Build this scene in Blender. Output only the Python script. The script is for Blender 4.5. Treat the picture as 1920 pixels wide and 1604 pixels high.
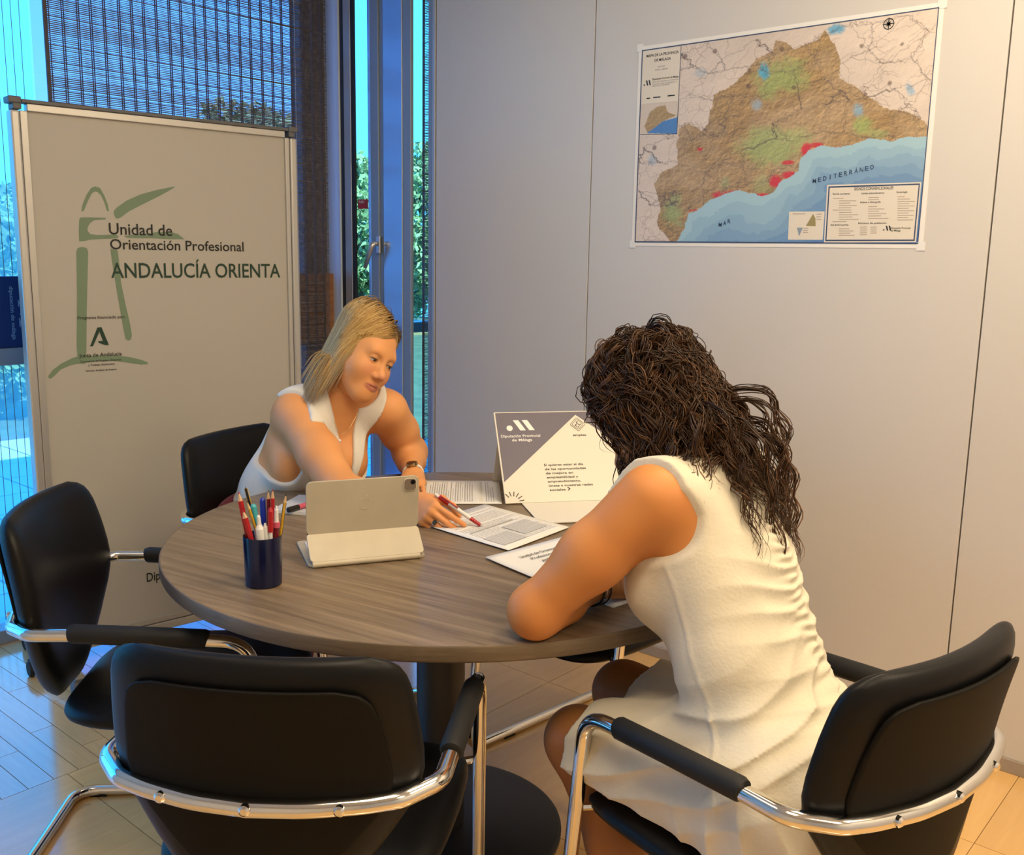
import bpy, bmesh, math, random
import numpy as np
from mathutils import Vector, Matrix
random.seed(7)
RNG = np.random.default_rng(11)
SC = bpy.context.scene
for o in list(bpy.data.objects):
    bpy.data.objects.remove(o)
COL = SC.collection

# ------------------------------------------------------------------ camera
cam_data = bpy.data.cameras.new('camera')
cam_data.sensor_width = 36.0
cam_data.lens = 1817.95 / 1920 * 36
cam = bpy.data.objects.new('camera', cam_data)
COL.objects.link(cam)
_yaw, _pitch, _roll = math.radians(40.6557), math.radians(10.0996), math.radians(0.996)
_f = Vector((math.cos(_yaw) * math.cos(_pitch), math.sin(_yaw) * math.cos(_pitch), -math.sin(_pitch)))
_r = Vector((math.sin(_yaw), -math.cos(_yaw), 0))
_u = _r.cross(_f)
_cr, _sr = math.cos(_roll), math.sin(_roll)
_r2 = _r * _cr + _u * _sr
_u2 = _u * _cr - _r * _sr
_m = Matrix((_r2, _u2, -_f)).transposed().to_4x4()
_m.translation = (0, 0, 1.40)
cam.matrix_world = _m
cam_data.clip_start = 0.05
SC.camera = cam

# ------------------------------------------------------------------ world, lights, exposure
SC.view_settings.view_transform = 'Standard'
SC.view_settings.look = 'None'
SC.view_settings.gamma = 1.0
SC.view_settings.exposure = 0.0
SC.view_settings.use_curve_mapping = False
W = bpy.data.worlds.new('sky')
SC.world = W
W.use_nodes = True
wn = W.node_tree.nodes
wl = W.node_tree.links
wn.clear()
w_out = wn.new('ShaderNodeOutputWorld')
w_bg = wn.new('ShaderNodeBackground')
w_tc = wn.new('ShaderNodeTexCoord')
w_sep = wn.new('ShaderNodeSeparateXYZ')
w_rmp = wn.new('ShaderNodeValToRGB')
wl.new(w_tc.outputs['Generated'], w_sep.inputs[0])
wl.new(w_sep.outputs['Z'], w_rmp.inputs[0])
w_rmp.color_ramp.elements[0].position = 0.0
w_rmp.color_ramp.elements[0].color = (0.20, 0.72, 1.0, 1)
w_rmp.color_ramp.elements[1].position = 0.6
w_rmp.color_ramp.elements[1].color = (0.06, 0.42, 0.95, 1)
wl.new(w_rmp.outputs[0], w_bg.inputs['Color'])
w_bg.inputs['Strength'].default_value = 3.7
wl.new(w_bg.outputs[0], w_out.inputs['Surface'])

sun_d = bpy.data.lights.new('sun', 'SUN')
sun_d.energy = 14.0
sun_d.angle = 0.01
sun_d.color = (1.0, 0.95, 0.85)
sun = bpy.data.objects.new('sun', sun_d)
COL.objects.link(sun)
sun.rotation_euler = (math.radians(48), 0, math.radians(-12))

def ceiling_light(x, y, power, sx=0.58, sy=0.58, color=(1.0, 0.81, 0.55)):
    d = bpy.data.lights.new('ceiling_lamp', 'AREA')
    d.shape = 'RECTANGLE'
    d.size = sx
    d.size_y = sy
    d.energy = power
    d.color = color
    o = bpy.data.objects.new('ceiling_lamp', d)
    o.location = (x, y, 2.70)
    COL.objects.link(o)
LAMPS = [(1.95, 0.55, 25), (1.95, 1.95, 3), (0.55, 0.55, 20), (0.55, 1.95, 3.5), (0.55, -0.85, 20), (1.95, -0.85, 27)]
for a in LAMPS:
    ceiling_light(*a)

# ------------------------------------------------------------------ materials
def nodes_of(m):
    return m.node_tree.nodes, m.node_tree.links, m.node_tree.nodes['Principled BSDF']
def mat(name, color, rough=0.5, metal=0.0, bump=0.0, bscale=200.0, var=0.0, vscale=8.0, coat=0.0, spec=0.5, stretch=None, randtint=0.0):
    m = bpy.data.materials.new(name)
    m.use_nodes = True
    n, l, p = nodes_of(m)
    c = (*color, 1)
    p.inputs['Base Color'].default_value = c
    p.inputs['Roughness'].default_value = rough
    p.inputs['Metallic'].default_value = metal
    p.inputs['Coat Weight'].default_value = coat
    p.inputs['Specular IOR Level'].default_value = spec
    tc = n.new('ShaderNodeTexCoord')
    src = tc.outputs['Object']
    if stretch:
        mp = n.new('ShaderNodeMapping')
        mp.inputs['Scale'].default_value = stretch
        l.new(src, mp.inputs[0])
        src = mp.outputs[0]
    last = None
    if var > 0:
        nz = n.new('ShaderNodeTexNoise')
        nz.inputs['Scale'].default_value = vscale
        nz.inputs['Detail'].default_value = 6
        l.new(src, nz.inputs['Vector'])
        mr = n.new('ShaderNodeMapRange')
        mr.inputs[1].default_value = 0.3
        mr.inputs[2].default_value = 0.7
        mr.inputs[3].default_value = 1 - var
        mr.inputs[4].default_value = 1 + var
        l.new(nz.outputs[0], mr.inputs[0])
        mx = n.new('ShaderNodeVectorMath')
        mx.operation = 'SCALE'
        mx.inputs[0].default_value = color
        l.new(mr.outputs[0], mx.inputs['Scale'])
        last = mx.outputs[0]
    if randtint > 0:
        oi = n.new('ShaderNodeObjectInfo')
        mr2 = n.new('ShaderNodeMapRange')
        mr2.inputs[3].default_value = 1 - randtint
        mr2.inputs[4].default_value = 1 + randtint
        l.new(oi.outputs['Random'], mr2.inputs[0])
        mx2 = n.new('ShaderNodeVectorMath')
        mx2.operation = 'SCALE'
        if last is None:
            mx2.inputs[0].default_value = color
        else:
            l.new(last, mx2.inputs[0])
        l.new(mr2.outputs[0], mx2.inputs['Scale'])
        last = mx2.outputs[0]
    if last is not None:
        l.new(last, p.inputs['Base Color'])
    if bump > 0:
        nb = n.new('ShaderNodeTexNoise')
        nb.inputs['Scale'].default_value = bscale
        nb.inputs['Detail'].default_value = 4
        l.new(src, nb.inputs['Vector'])
        b = n.new('ShaderNodeBump')
        b.inputs['Strength'].default_value = bump
        b.inputs['Distance'].default_value = 0.002
        l.new(nb.outputs[0], b.inputs['Height'])
        l.new(b.outputs[0], p.inputs['Normal'])
    return m
def vmat(name, attr='Col', rough=0.5, sss=0.0, bump=0.0, bscale=300.0, spec=0.5):
    m = mat(name, (1, 1, 1), rough, bump=bump, bscale=bscale, spec=spec)
    n, l, p = nodes_of(m)
    a = n.new('ShaderNodeAttribute')
    a.attribute_name = attr
    l.new(a.outputs['Color'], p.inputs['Base Color'])
    if sss:
        p.inputs['Subsurface Weight'].default_value = sss
        p.inputs['Subsurface Radius'].default_value = (0.012, 0.005, 0.003)
        p.inputs['Subsurface Scale'].default_value = 0.6
    return m
def wood(name, c1, c2, axis_scale, rough=0.4, wscale=3.0, randtint=0.0, bump=0.05, contrast=(0.25, 0.75), dist=0.6, coat=0.0):
    m = bpy.data.materials.new(name)
    m.use_nodes = True
    n, l, p = nodes_of(m)
    p.inputs['Roughness'].default_value = rough
    p.inputs['Coat Weight'].default_value = coat
    p.inputs['Coat Roughness'].default_value = 0.12
    p.inputs['Coat IOR'].default_value = 2.0
    tc = n.new('ShaderNodeTexCoord')
    mp = n.new('ShaderNodeMapping')
    mp.inputs['Scale'].default_value = axis_scale
    oi = n.new('ShaderNodeObjectInfo')
    l.new(tc.outputs['Object'], mp.inputs[0])
    vm = n.new('ShaderNodeVectorMath')
    vm.operation = 'SCALE'
    vm.inputs[0].default_value = (13, 17, 5)
    l.new(oi.outputs['Random'], vm.inputs['Scale'])
    l.new(vm.outputs[0], mp.inputs['Location'])
    nz = n.new('ShaderNodeTexNoise')
    nz.inputs['Scale'].default_value = wscale
    nz.inputs['Detail'].default_value = 9
    nz.inputs['Roughness'].default_value = 0.65
    nz.inputs['Distortion'].default_value = dist
    l.new(mp.outputs[0], nz.inputs['Vector'])
    r = n.new('ShaderNodeValToRGB')
    r.color_ramp.elements[0].position = contrast[0]
    r.color_ramp.elements[1].position = contrast[1]
    r.color_ramp.elements[0].color = (*c1, 1)
    r.color_ramp.elements[1].color = (*c2, 1)
    l.new(nz.outputs[0], r.inputs[0])
    out = r.outputs[0]
    if randtint:
        mr2 = n.new('ShaderNodeMapRange')
        mr2.inputs[3].default_value = 1 - randtint
        mr2.inputs[4].default_value = 1 + randtint
        l.new(oi.outputs['Random'], mr2.inputs[0])
        mx2 = n.new('ShaderNodeVectorMath')
        mx2.operation = 'SCALE'
        l.new(out, mx2.inputs[0])
        l.new(mr2.outputs[0], mx2.inputs['Scale'])
        out = mx2.outputs[0]
    l.new(out, p.inputs['Base Color'])
    b = n.new('ShaderNodeBump')
    b.inputs['Strength'].default_value = bump
    b.inputs['Distance'].default_value = 0.001
    l.new(nz.outputs[0], b.inputs['Height'])
    l.new(b.outputs[0], p.inputs['Normal'])
    return m
def glass(name, tint=(1, 1, 1), gloss=0.08):
    m = bpy.data.materials.new(name)
    m.use_nodes = True
    n, l = m.node_tree.nodes, m.node_tree.links
    n.clear()
    out = n.new('ShaderNodeOutputMaterial')
    tr = n.new('ShaderNodeBsdfTransparent')
    tr.inputs[0].default_value = (*tint, 1)
    gl = n.new('ShaderNodeBsdfGlossy')
    gl.inputs['Roughness'].default_value = 0.02
    mx = n.new('ShaderNodeMixShader')
    lw = n.new('ShaderNodeLayerWeight')
    lw.inputs[0].default_value = 0.15
    mr = n.new('ShaderNodeMapRange')
    mr.inputs[3].default_value = gloss * 0.5
    mr.inputs[4].default_value = min(1.0, gloss * 5)
    l.new(lw.outputs['Fresnel'], mr.inputs[0])
    l.new(mr.outputs[0], mx.inputs[0])
    l.new(tr.outputs[0], mx.inputs[1])
    l.new(gl.outputs[0], mx.inputs[2])
    l.new(mx.outputs[0], out.inputs[0])
    return m

M = {}
M['wall'] = mat('pale_laminate', (0.62, 0.59, 0.55), 0.36, bump=0.03, bscale=90, var=0.012, vscale=3)
M['plaster'] = mat('white_plaster', (0.62, 0.60, 0.56), 0.8)
M['ceil'] = mat('ceiling_white', (0.72, 0.70, 0.66), 0.85)
M['joint'] = mat('dark_joint', (0.16, 0.145, 0.13), 0.7)
M['base'] = mat('grey_baseboard', (0.36, 0.30, 0.24), 0.45, var=0.05, vscale=30)
M['alu'] = mat('anodised_aluminium', (0.58, 0.56, 0.52), 0.35, 0.55)
M['frame'] = mat('grey_blue_frame', (0.30, 0.36, 0.42), 0.4, 0.3)  # blue of the reflected sky put into the frame's base colour
M['aluglossy'] = mat('glossy_aluminium', (0.62, 0.66, 0.70), 0.22, 0.95)
M['framewhite'] = mat('white_blue_frame', (0.62, 0.70, 0.76), 0.4)
M['framedark'] = mat('dark_seal', (0.02, 0.022, 0.025), 0.5)
M['mullion'] = mat('mullion_brown_grey', (0.12, 0.10, 0.09), 0.5)
M['floorjoint'] = mat('floor_joint', (0.30, 0.18, 0.07), 0.7)
M['floor'] = wood('maple_floor', (0.74, 0.43, 0.145), (0.84, 0.51, 0.18), (0.5, 7, 1), rough=0.2, wscale=5, randtint=0.05, bump=0.01, coat=0.8)
M['floorx'] = wood('maple_strip', (0.66, 0.40, 0.16), (0.78, 0.50, 0.21), (9, 0.7, 1), rough=0.16, wscale=5, randtint=0.05, bump=0.01, coat=1.0)
M['table'] = wood('grey_oak_laminate', (0.118, 0.080, 0.046), (0.30, 0.218, 0.138), (1.3, 26, 1), rough=0.36, wscale=2.0, bump=0.03, contrast=(0.30, 0.72), dist=0.3)
M['tableedge'] = wood('grey_oak_edge', (0.10, 0.068, 0.040), (0.20, 0.145, 0.09), (3, 3, 40), rough=0.5, wscale=2.4, bump=0.05)
M['blackwood'] = mat('black_laminate', (0.012, 0.011, 0.012), 0.45)
M['leather'] = mat('black_leather', (0.0055, 0.0054, 0.0056), 0.40, bump=0.06, bscale=420, spec=0.2)
M['shell'] = mat('black_back_panel', (0.006, 0.005, 0.0035), 0.6, bump=0.03, bscale=600, spec=0.14)
M['rubber'] = mat('black_rubber', (0.013, 0.013, 0.013), 0.6, bump=0.05, bscale=500, spec=0.3)
M['chrome'] = mat('chrome', (0.78, 0.76, 0.72), 0.10, 1.0)
M['boardpanel'] = mat('whiteboard_panel', (0.50, 0.47, 0.41), 0.45, bump=0.008, bscale=4)
M['greyplastic'] = mat('grey_plastic', (0.13, 0.13, 0.13), 0.5)
M['silver'] = mat('silver_leg', (0.62, 0.62, 0.62), 0.3, 0.7)
M['ink'] = mat('black_print', (0.012, 0.014, 0.012), 0.6)
M['inkgreen'] = mat('dark_green_print', (0.012, 0.045, 0.025), 0.6)
M['sage'] = mat('sage_green_print', (0.19, 0.27, 0.17), 0.6)
M['paper'] = mat('white_paper', (0.80, 0.78, 0.74), 0.7)
M['inkgrey'] = mat('grey_print', (0.36, 0.35, 0.34), 0.7)
M['ipad'] = mat('greige_case', (0.50, 0.44, 0.33), 0.55, bump=0.03, bscale=500, var=0.04, vscale=20)
M['ipadlit'] = mat('greige_case_lit', (0.60, 0.53, 0.40), 0.55, bump=0.03, bscale=500, var=0.04, vscale=20)  # lit copy of the case material, light from above put into the colour
M['white'] = mat('white_plastic', (0.78, 0.77, 0.74), 0.4)
M['screen'] = mat('dark_screen', (0.015, 0.017, 0.02), 0.1)
M['lens'] = mat('black_lens', (0.005, 0.005, 0.006), 0.08)
M['navy'] = mat('navy_plastic', (0.004, 0.006, 0.035), 0.22)
M['navysign'] = mat('navy_sign', (0.006, 0.03, 0.17), 0.5)
M['signtext'] = mat('pale_blue_print', (0.22, 0.42, 0.66), 0.5)
M['brownpanel'] = wood('brown_panel', (0.22, 0.085, 0.03), (0.36, 0.16, 0.06), (1, 1, 20), rough=0.6, wscale=3)
M['bamboo'] = mat('bamboo_slat', (0.13, 0.115, 0.115), 0.7, var=0.45, vscale=60)
M['cordm'] = mat('blind_cord', (0.10, 0.08, 0.075), 0.8)
M['bead'] = mat('white_bead_chain', (0.75, 0.75, 0.75), 0.4)
M['purple'] = mat('mauve_print', (0.135, 0.118, 0.155), 0.55)
M['cream'] = mat('cream_card', (0.76, 0.71, 0.60), 0.6)
M['red'] = mat('red_paint', (0.42, 0.012, 0.018), 0.3)
M['darkred'] = mat('dark_red_paint', (0.16, 0.008, 0.014), 0.3)
M['pink'] = mat('pink_plastic', (0.60, 0.10, 0.16), 0.35)
M['yellow'] = mat('yellow_paint', (0.62, 0.36, 0.03), 0.35)
M['black'] = mat('black_plastic', (0.01, 0.01, 0.01), 0.35)
M['blue'] = mat('blue_plastic', (0.012, 0.03, 0.36), 0.3)
M['teal'] = mat('turquoise_plastic', (0.06, 0.42, 0.48), 0.35)
M['tipwood'] = mat('bare_pencil_wood', (0.62, 0.40, 0.22), 0.6)
M['steel'] = mat('steel', (0.6, 0.6, 0.6), 0.25, 1.0)
M['stickerred'] = mat('red_sticker', (0.40, 0.03, 0.03), 0.5)
M['leaf'] = mat('leaf_green', (0.20, 0.30, 0.12), 0.6, var=0.4, vscale=3)
M['leaf2'] = mat('leaf_yellow_green', (0.34, 0.40, 0.14), 0.6, var=0.4, vscale=3)
M['flower'] = mat('white_petals', (0.8, 0.8, 0.75), 0.6)
M['bark'] = mat('bark', (0.10, 0.07, 0.05), 0.9, bump=0.3, bscale=30)
M['paver'] = mat('pale_paver', (0.62, 0.62, 0.60), 0.75, var=0.12, vscale=14, randtint=0.08)
M['lawn'] = mat('dry_lawn', (0.12, 0.15, 0.06), 0.9, var=0.3, vscale=6)
M['glass'] = glass('clear_glass', (0.92, 0.98, 1.0))
M['glasscyan'] = glass('cyan_tinted_glass', (0.36, 0.70, 0.98))
M['glassblue'] = glass('blue_tinted_glass', (0.34, 0.34, 0.70))
M['sheer'] = None
def sheer(name, col, keep):
    m = bpy.data.materials.new(name); m.use_nodes = True
    n, l = m.node_tree.nodes, m.node_tree.links; n.clear()
    out = n.new('ShaderNodeOutputMaterial'); tr = n.new('ShaderNodeBsdfTransparent'); tl = n.new('ShaderNodeBsdfTranslucent'); mx = n.new('ShaderNodeMixShader')
    tl.inputs[0].default_value = (*col, 1); mx.inputs[0].default_value = 1 - keep
    l.new(tr.outputs[0], mx.inputs[1]); l.new(tl.outputs[0], mx.inputs[2]); l.new(mx.outputs[0], out.inputs[0]); return m
M['sheer'] = sheer('sheer_fabric', (0.55, 0.80, 0.85), 0.62)
M['lampdiff'] = mat('lamp_diffuser', (0.8, 0.8, 0.78), 0.5)

# ------------------------------------------------------------------ mesh helpers
class MB:
    def __init__(s):
        s.v = []
        s.f = []
    def add(s, verts, faces):
        o = len(s.v)
        s.v += [tuple(map(float, q)) for q in verts]
        s.f += [tuple(i + o for i in q) for q in faces]
    def box(s, lo, hi, mtx=None):
        (a, b, c), (d, e, f) = lo, hi
        vs = [(a, b, c), (d, b, c), (d, e, c), (a, e, c), (a, b, f), (d, b, f), (d, e, f), (a, e, f)]
        if mtx is not None:
            vs = [tuple(mtx @ Vector(q)) for q in vs]
        s.add(vs, [(3, 2, 1, 0), (4, 5, 6, 7), (0, 1, 5, 4), (1, 2, 6, 5), (2, 3, 7, 6), (3, 0, 4, 7)])
    def tube(s, path, r, n=10, closed=False, caps=True):
        P = [Vector(p) for p in path]
        m = len(P)
        rr = r if hasattr(r, '__len__') else [r] * m
        T = []
        for i in range(m):
            if closed:
                t = P[(i + 1) % m] - P[i - 1]
            else:
                t = P[min(i + 1, m - 1)] - P[max(i - 1, 0)]
            T.append(t.normalized())
        up = Vector((0, 0, 1)) if abs(T[0].z) < 0.9 else Vector((1, 0, 0))
        N = (up - T[0] * up.dot(T[0])).normalized()
        vs = []
        for i in range(m):
            N = (N - T[i] * N.dot(T[i]))
            N.normalize()
            B = T[i].cross(N)
            for k in range(n):
                a = 2 * math.pi * k / n
                vs.append(P[i] + (N * math.cos(a) + B * math.sin(a)) * rr[i])
        fs = []
        for i in range(m if closed else m - 1):
            j = (i + 1) % m
            for k in range(n):
                k2 = (k + 1) % n
                fs.append((i * n + k, j * n + k, j * n + k2, i * n + k2))
        if caps and not closed:
            fs.append(tuple(range(n)))
            fs.append(tuple((m - 1) * n + k for k in range(n - 1, -1, -1)))
        s.add(vs, fs)
    def lathe(s, prof, n=32, center=(0, 0, 0), mtx=None, caps=True):
        vs, fs = [], []
        m = len(prof)
        for (r, z) in prof:
            for k in range(n):
                a = 2 * math.pi * k / n
                q = Vector((r * math.cos(a), r * math.sin(a), z))
                if mtx is not None:
                    q = mtx @ q
                vs.append(q + Vector(center))
        for i in range(m - 1):
            for k in range(n):
                k2 = (k + 1) % n
                fs.append((i * n + k, i * n + k2, (i + 1) * n + k2, (i + 1) * n + k))
        if caps:
            fs.append(tuple(range(n - 1, -1, -1)))
            fs.append(tuple((m - 1) * n + k for k in range(n)))
        s.add(vs, fs)
    def prism(s, poly, h, mtx=None):
        n = len(poly)
        vs = [Vector((p[0], p[1], 0)) for p in poly] + [Vector((p[0], p[1], h)) for p in poly]
        if mtx is not None:
            vs = [mtx @ q for q in vs]
        s.add(vs, [tuple(range(n - 1, -1, -1)), tuple(range(n, 2 * n))] + [(i, (i + 1) % n, n + (i + 1) % n, n + i) for i in range(n)])
    def build(s, name, m, parent=None, smooth=False, bevel=0.0, recalc=True):
        return mk(name, s.v, s.f, m, parent, smooth, bevel, recalc)
def mk(name, v, f, m, parent=None, smooth=False, bevel=0.0, recalc=True, col=None):
    me = bpy.data.meshes.new(name)
    if isinstance(v, np.ndarray):
        v = v.tolist()
    if isinstance(f, np.ndarray):
        f = f.tolist()
    me.from_pydata(v, [], f)
    if recalc:
        bm = bmesh.new()
        bm.from_mesh(me)
        bmesh.ops.recalc_face_normals(bm, faces=bm.faces)
        bm.to_mesh(me)
        bm.free()
    if col is not None:
        at = me.color_attributes.new('Col', 'FLOAT_COLOR', 'POINT')
        c4 = np.ones((len(v), 4), np.float32)
        c4[:, :3] = col
        at.data.foreach_set('color', c4.ravel())
    me.update()
    if smooth is True:
        me.polygons.foreach_set('use_smooth', [True] * len(me.polygons))
    o = bpy.data.objects.new(name, me)
    me.materials.append(m)
    COL.objects.link(o)
    if smooth == 'auto':
        me.polygons.foreach_set('use_smooth', [True] * len(me.polygons))
        me.set_sharp_from_angle(angle=math.radians(38))
    if bevel > 0:
        b = o.modifiers.new('bevel', 'BEVEL')
        b.width = bevel
        b.segments = 2
        b.limit_method = 'ANGLE'
        b.angle_limit = math.radians(40)
    if parent is not None:
        o.parent = parent
    return o
def thing(name, label, cat, loc=(0, 0, 0), rotz=0.0, group=None):
    o = bpy.data.objects.new(name, None)
    o.empty_display_size = 0.1
    COL.objects.link(o)
    o.location = loc
    o.rotation_euler = (0, 0, rotz)
    return tag(o, label, cat, group)
def tag(o, label, cat, group=None):
    o['label'] = label
    o['category'] = cat
    if group:
        o['group'] = group
    return o
def struct(o):
    o['kind'] = 'structure'
    return o
def empty(name, loc=(0, 0, 0), rotz=0):
    o = bpy.data.objects.new(name, None)
    COL.objects.link(o)
    o.location = loc
    o.rotation_euler = (0, 0, rotz)
    return o
def text_geo(body, width, cap, align=0.0):
    """verts (2D, baseline at y=0, left at x=0) and faces of a line of lettering fitted to a width and a cap height"""
    def raw(t):
        c = bpy.data.curves.new('lettering', 'FONT')
        c.body = t
        c.resolution_u = 3
        c.offset = BOLD[0]
        o = bpy.data.objects.new('lettering', c)
        COL.objects.link(o)
        dg = bpy.context.evaluated_depsgraph_get()
        me = bpy.data.meshes.new_from_object(o.evaluated_get(dg))
        vs = np.array([q.co[:] for q in me.vertices]).reshape(-1, 3)
        fs = [tuple(p.vertices) for p in me.polygons]
        bpy.data.objects.remove(o)
        bpy.data.curves.remove(c)
        bpy.data.meshes.remove(me)
        return vs, fs
    global CAPH
    if CAPH is None:
        h, _ = raw('H')
        CAPH = h[:, 1].max()
    vs, fs = raw(body)
    x0, x1 = vs[:, 0].min(), vs[:, 0].max()
    out = np.zeros((len(vs), 2))
    out[:, 0] = (vs[:, 0] - x0) * width / (x1 - x0)
    out[:, 1] = vs[:, 1] * cap / CAPH
    return out, fs
CAPH = None
BOLD = [0.010]
def on_plane(pts2, O, U, V, N, lift):
    O, U, V, N = [np.array(q, float) for q in (O, U, V, N)]
    pts2 = np.asarray(pts2, float)
    return O + pts2[:, :1] * U + pts2[:, 1:2] * V + N * lift
def lettering(body, u, v, width, cap, frame, m, parent, lift=0.0006, name='lettering'):
    g, f = text_geo(body, width, cap)
    g[:, 0] += u
    g[:, 1] += v
    return mk(name, on_plane(g, *frame, lift), f, m, parent, recalc=False)
def arc(c, r, a0, a1, n=8):
    return [(c[0] + r * math.cos(a0 + (a1 - a0) * i / n), c[1] + r * math.sin(a0 + (a1 - a0) * i / n)) for i in range(n + 1)]
def rrect(w, h, r, n=5):
    o = []
    for cx, cy, a in ((w / 2 - r, h / 2 - r, 0), (-w / 2 + r, h / 2 - r, 90), (-w / 2 + r, -h / 2 + r, 180), (w / 2 - r, -h / 2 + r, 270)):
        o += arc((cx, cy), r, math.radians(a), math.radians(a + 90), n)
    return o
def fillet_path(pts, rad, n=6, closed=False):
    P = [Vector(p) for p in pts]
    m = len(P)
    out = []
    for i in range(m):
        if not closed and i in (0, m - 1):
            out.append(P[i])
            continue
        a, b, c = P[i - 1], P[i], P[(i + 1) % m]
        r = rad[i] if hasattr(rad, '__len__') else rad
        d1, d2 = (a - b).normalized(), (c - b).normalized()
        ang = d1.angle(d2)
        if r <= 0 or ang > 3.1:
            out.append(b)
            continue
        t = min(r / math.tan(ang / 2), (a - b).length * 0.49, (c - b).length * 0.49)
        p1, p2 = b + d1 * t, b + d2 * t
        for k in range(n + 1):
            s = k / n
            out.append(p1 * (1 - s) ** 2 + b * 2 * s * (1 - s) + p2 * s * s)
    return out
# ================================================================== SETTING
XW = 2.813       # partition plane
YF = 3.585       # facade glass plane
# ---- floor
b = MB(); b.box((-1.5, -1.6, -0.06), (4.6, 3.62, -0.003))
floor = struct(b.build('floor', M['floorjoint']))
def piece(name, x0, y0, x1, y1, m, parent, z=0.0, g=0.001, cache={}):
    key = (name, round(x1 - x0, 4), round(y1 - y0, 4))
    if key not in cache:
        w, h = (x1 - x0) / 2 - g, (y1 - y0) / 2 - g
        q = MB(); q.box((-w, -h, -0.004), (w, h, 0))
        o = q.build(name, m, parent)
        cache[key] = o.data
    else:
        o = bpy.data.objects.new(name, cache[key]); COL.objects.link(o); o.parent = parent
    o.location = ((x0 + x1) / 2, (y0 + y1) / 2, z)
    return o
T = 0.667
for i in range(-6, 4):
    for j in range(-4, 4):
        x0 = 2.39 - T * 1 + i * T; x1 = x0 + T
        y0 = 0.537 + (j - 0) * T; y1 = y0 + T
        x1 = min(x1, 4.6); y0 = max(y0, -1.6); y1 = min(y1, 2.467)
        if y1 - y0 > 0.02 and x1 > -1.5 and x0 < 4.6:
            piece('floor_tile', max(x0, -1.5), y0, x1, y1, M['floor'], floor)
k = 0
for i in range(0, 36):
    x0 = 0.42 + i * 0.0667
    y = 2.467; off = [0.30, 0.12, 0.45, 0.22, 0.52][i % 5]
    first = True
    while y < 3.55:
        y1 = min(y + (off if first else 0.5), 3.55); first = False
        if y1 - y > 0.02:
            piece('floor_strip', x0, y, x0 + 0.0667, y1, M['floorx'], floor)
        y = y1
piece('floor_tile', -1.5, 2.467, 0.42, 3.55, M['floor'], floor)
piece('floor_tile', 2.8212, 2.467, 4.6, 3.55, M['floor'], floor)

# ---- partition with laminate panels
b = MB(); b.box((XW + 0.02, -1.6, 0), (XW + 0.08, 2.84, 2.75))
wall_right = struct(b.build('wall_right', M['joint']))
for y0, y1 in ((2.073, 2.84), (0.755, 2.073), (-0.563, 0.755), (-1.6, -0.563)):
    b = MB(); b.box((XW, y0 + 0.002, 0.04), (XW + 0.02, y1 - 0.002, 2.75))
    b.build('wall_panel', M['wall'], wall_right, bevel=0.001)
b = MB(); b.box((XW - 0.004, 2.842, 0), (XW + 0.084, 2.858, 2.75))
b.build('edge_trim', M['alu'], wall_right, bevel=0.002)
b = MB(); b.box((XW - 0.006, -1.6, 0), (XW + 0.018, 2.84, 0.040))
struct(b.build('baseboard_right', M['base'], bevel=0.002))
# ---- other walls and ceiling (outside the frame, they close the room)
b = MB(); b.box((-1.56, -1.6, 0), (-1.5, 3.62, 2.75)); struct(b.build('wall_left', M['plaster']))
b = MB(); b.box((-1.56, -1.66, 0), (4.66, -1.6, 2.75)); struct(b.build('wall_back', M['plaster']))
b = MB(); b.box((4.6, -1.6, 0), (4.66, 3.62, 2.75)); struct(b.build('wall_far_right', M['plaster']))
b = MB(); b.box((-1.56, -1.66, 2.75), (4.66, 3.70, 2.80)); ceiling = struct(b.build('ceiling', M['ceil']))
LAMPLAB = {(1.95, .55): 'above the curly haired woman', (1.95, 1.95): 'above the far side of the table', (.55, .55): 'above the camera', (.55, 1.95): 'above the left chair', (.55, -.85): 'behind the camera on the left', (1.95, -.85): 'behind the camera on the right'}
for (x, y, p) in LAMPS:
    t = thing('ceiling_light', 'square white recessed ceiling luminaire with warm light %s' % LAMPLAB[(x, y)], 'ceiling light', (x, y, 2.72), 0, 'square ceiling luminaires')
    q = MB()
    for s in (((-.31, -.31), (.31, -.29)), ((-.31, .29), (.31, .31)), ((-.31, -.29), (-.29, .29)), ((.29, -.29), (.31, .29))):
        q.box((*s[0], 0), (*s[1], 0.03))
    q.build('frame', M['white'], t)
    q = MB(); q.box((-.29, -.29, 0.015), (.29, .29, 0.03)); q.build('reflector', M['lampdiff'], t)

# ---- facade window
win = struct(empty('window_1', (0, YF, 0)))
def wbox(name, x0, y0, z0, x1, y1, z1, m, parent, bev=0.003):
    q = MB(); q.box((x0, y0, z0), (x1, y1, z1)); return q.build(name, m, parent, bevel=bev)
wbox('sill_frame', -1.5, -0.09, 0, 4.6, 0.05, 0.05, M['frame'], win)
wbox('head_frame', -1.5, -0.05, 2.62, 4.6, 0.05, 2.75, M['frame'], win)
wbox('transom', -1.5, -0.06, 0.990, 2.69, 0.03, 1.050, M['frame'], win)
wbox('transom', 2.95, -0.06, 1.010, 4.6, 0.03, 1.062, M['frame'], win)
wbox('mullion', 2.69, -0.05, 0.05, 2.95, 0.02, 2.62, M['mullion'], win)
wbox('mullion', 0.16, -0.05, 0.05, 0.24, 0.10, 2.62, M['frame'], win)
for x0, x1, mm in ((-1.5, 0.16, 'glasscyan'), (0.24, 1.585, 'glasscyan'), (1.585, 2.69, 'glassblue'), (2.95, 4.6, 'glasscyan')):
    for z0, z1 in ((0.05, 0.99), (1.05, 2.62)):
        q = MB(); q.add([(x0, 0, z0), (x1, 0, z0), (x1, 0, z1), (x0, 0, z1)], [(0, 1, 2, 3)])
        q.build('glass_pane', M[mm], win)
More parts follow.
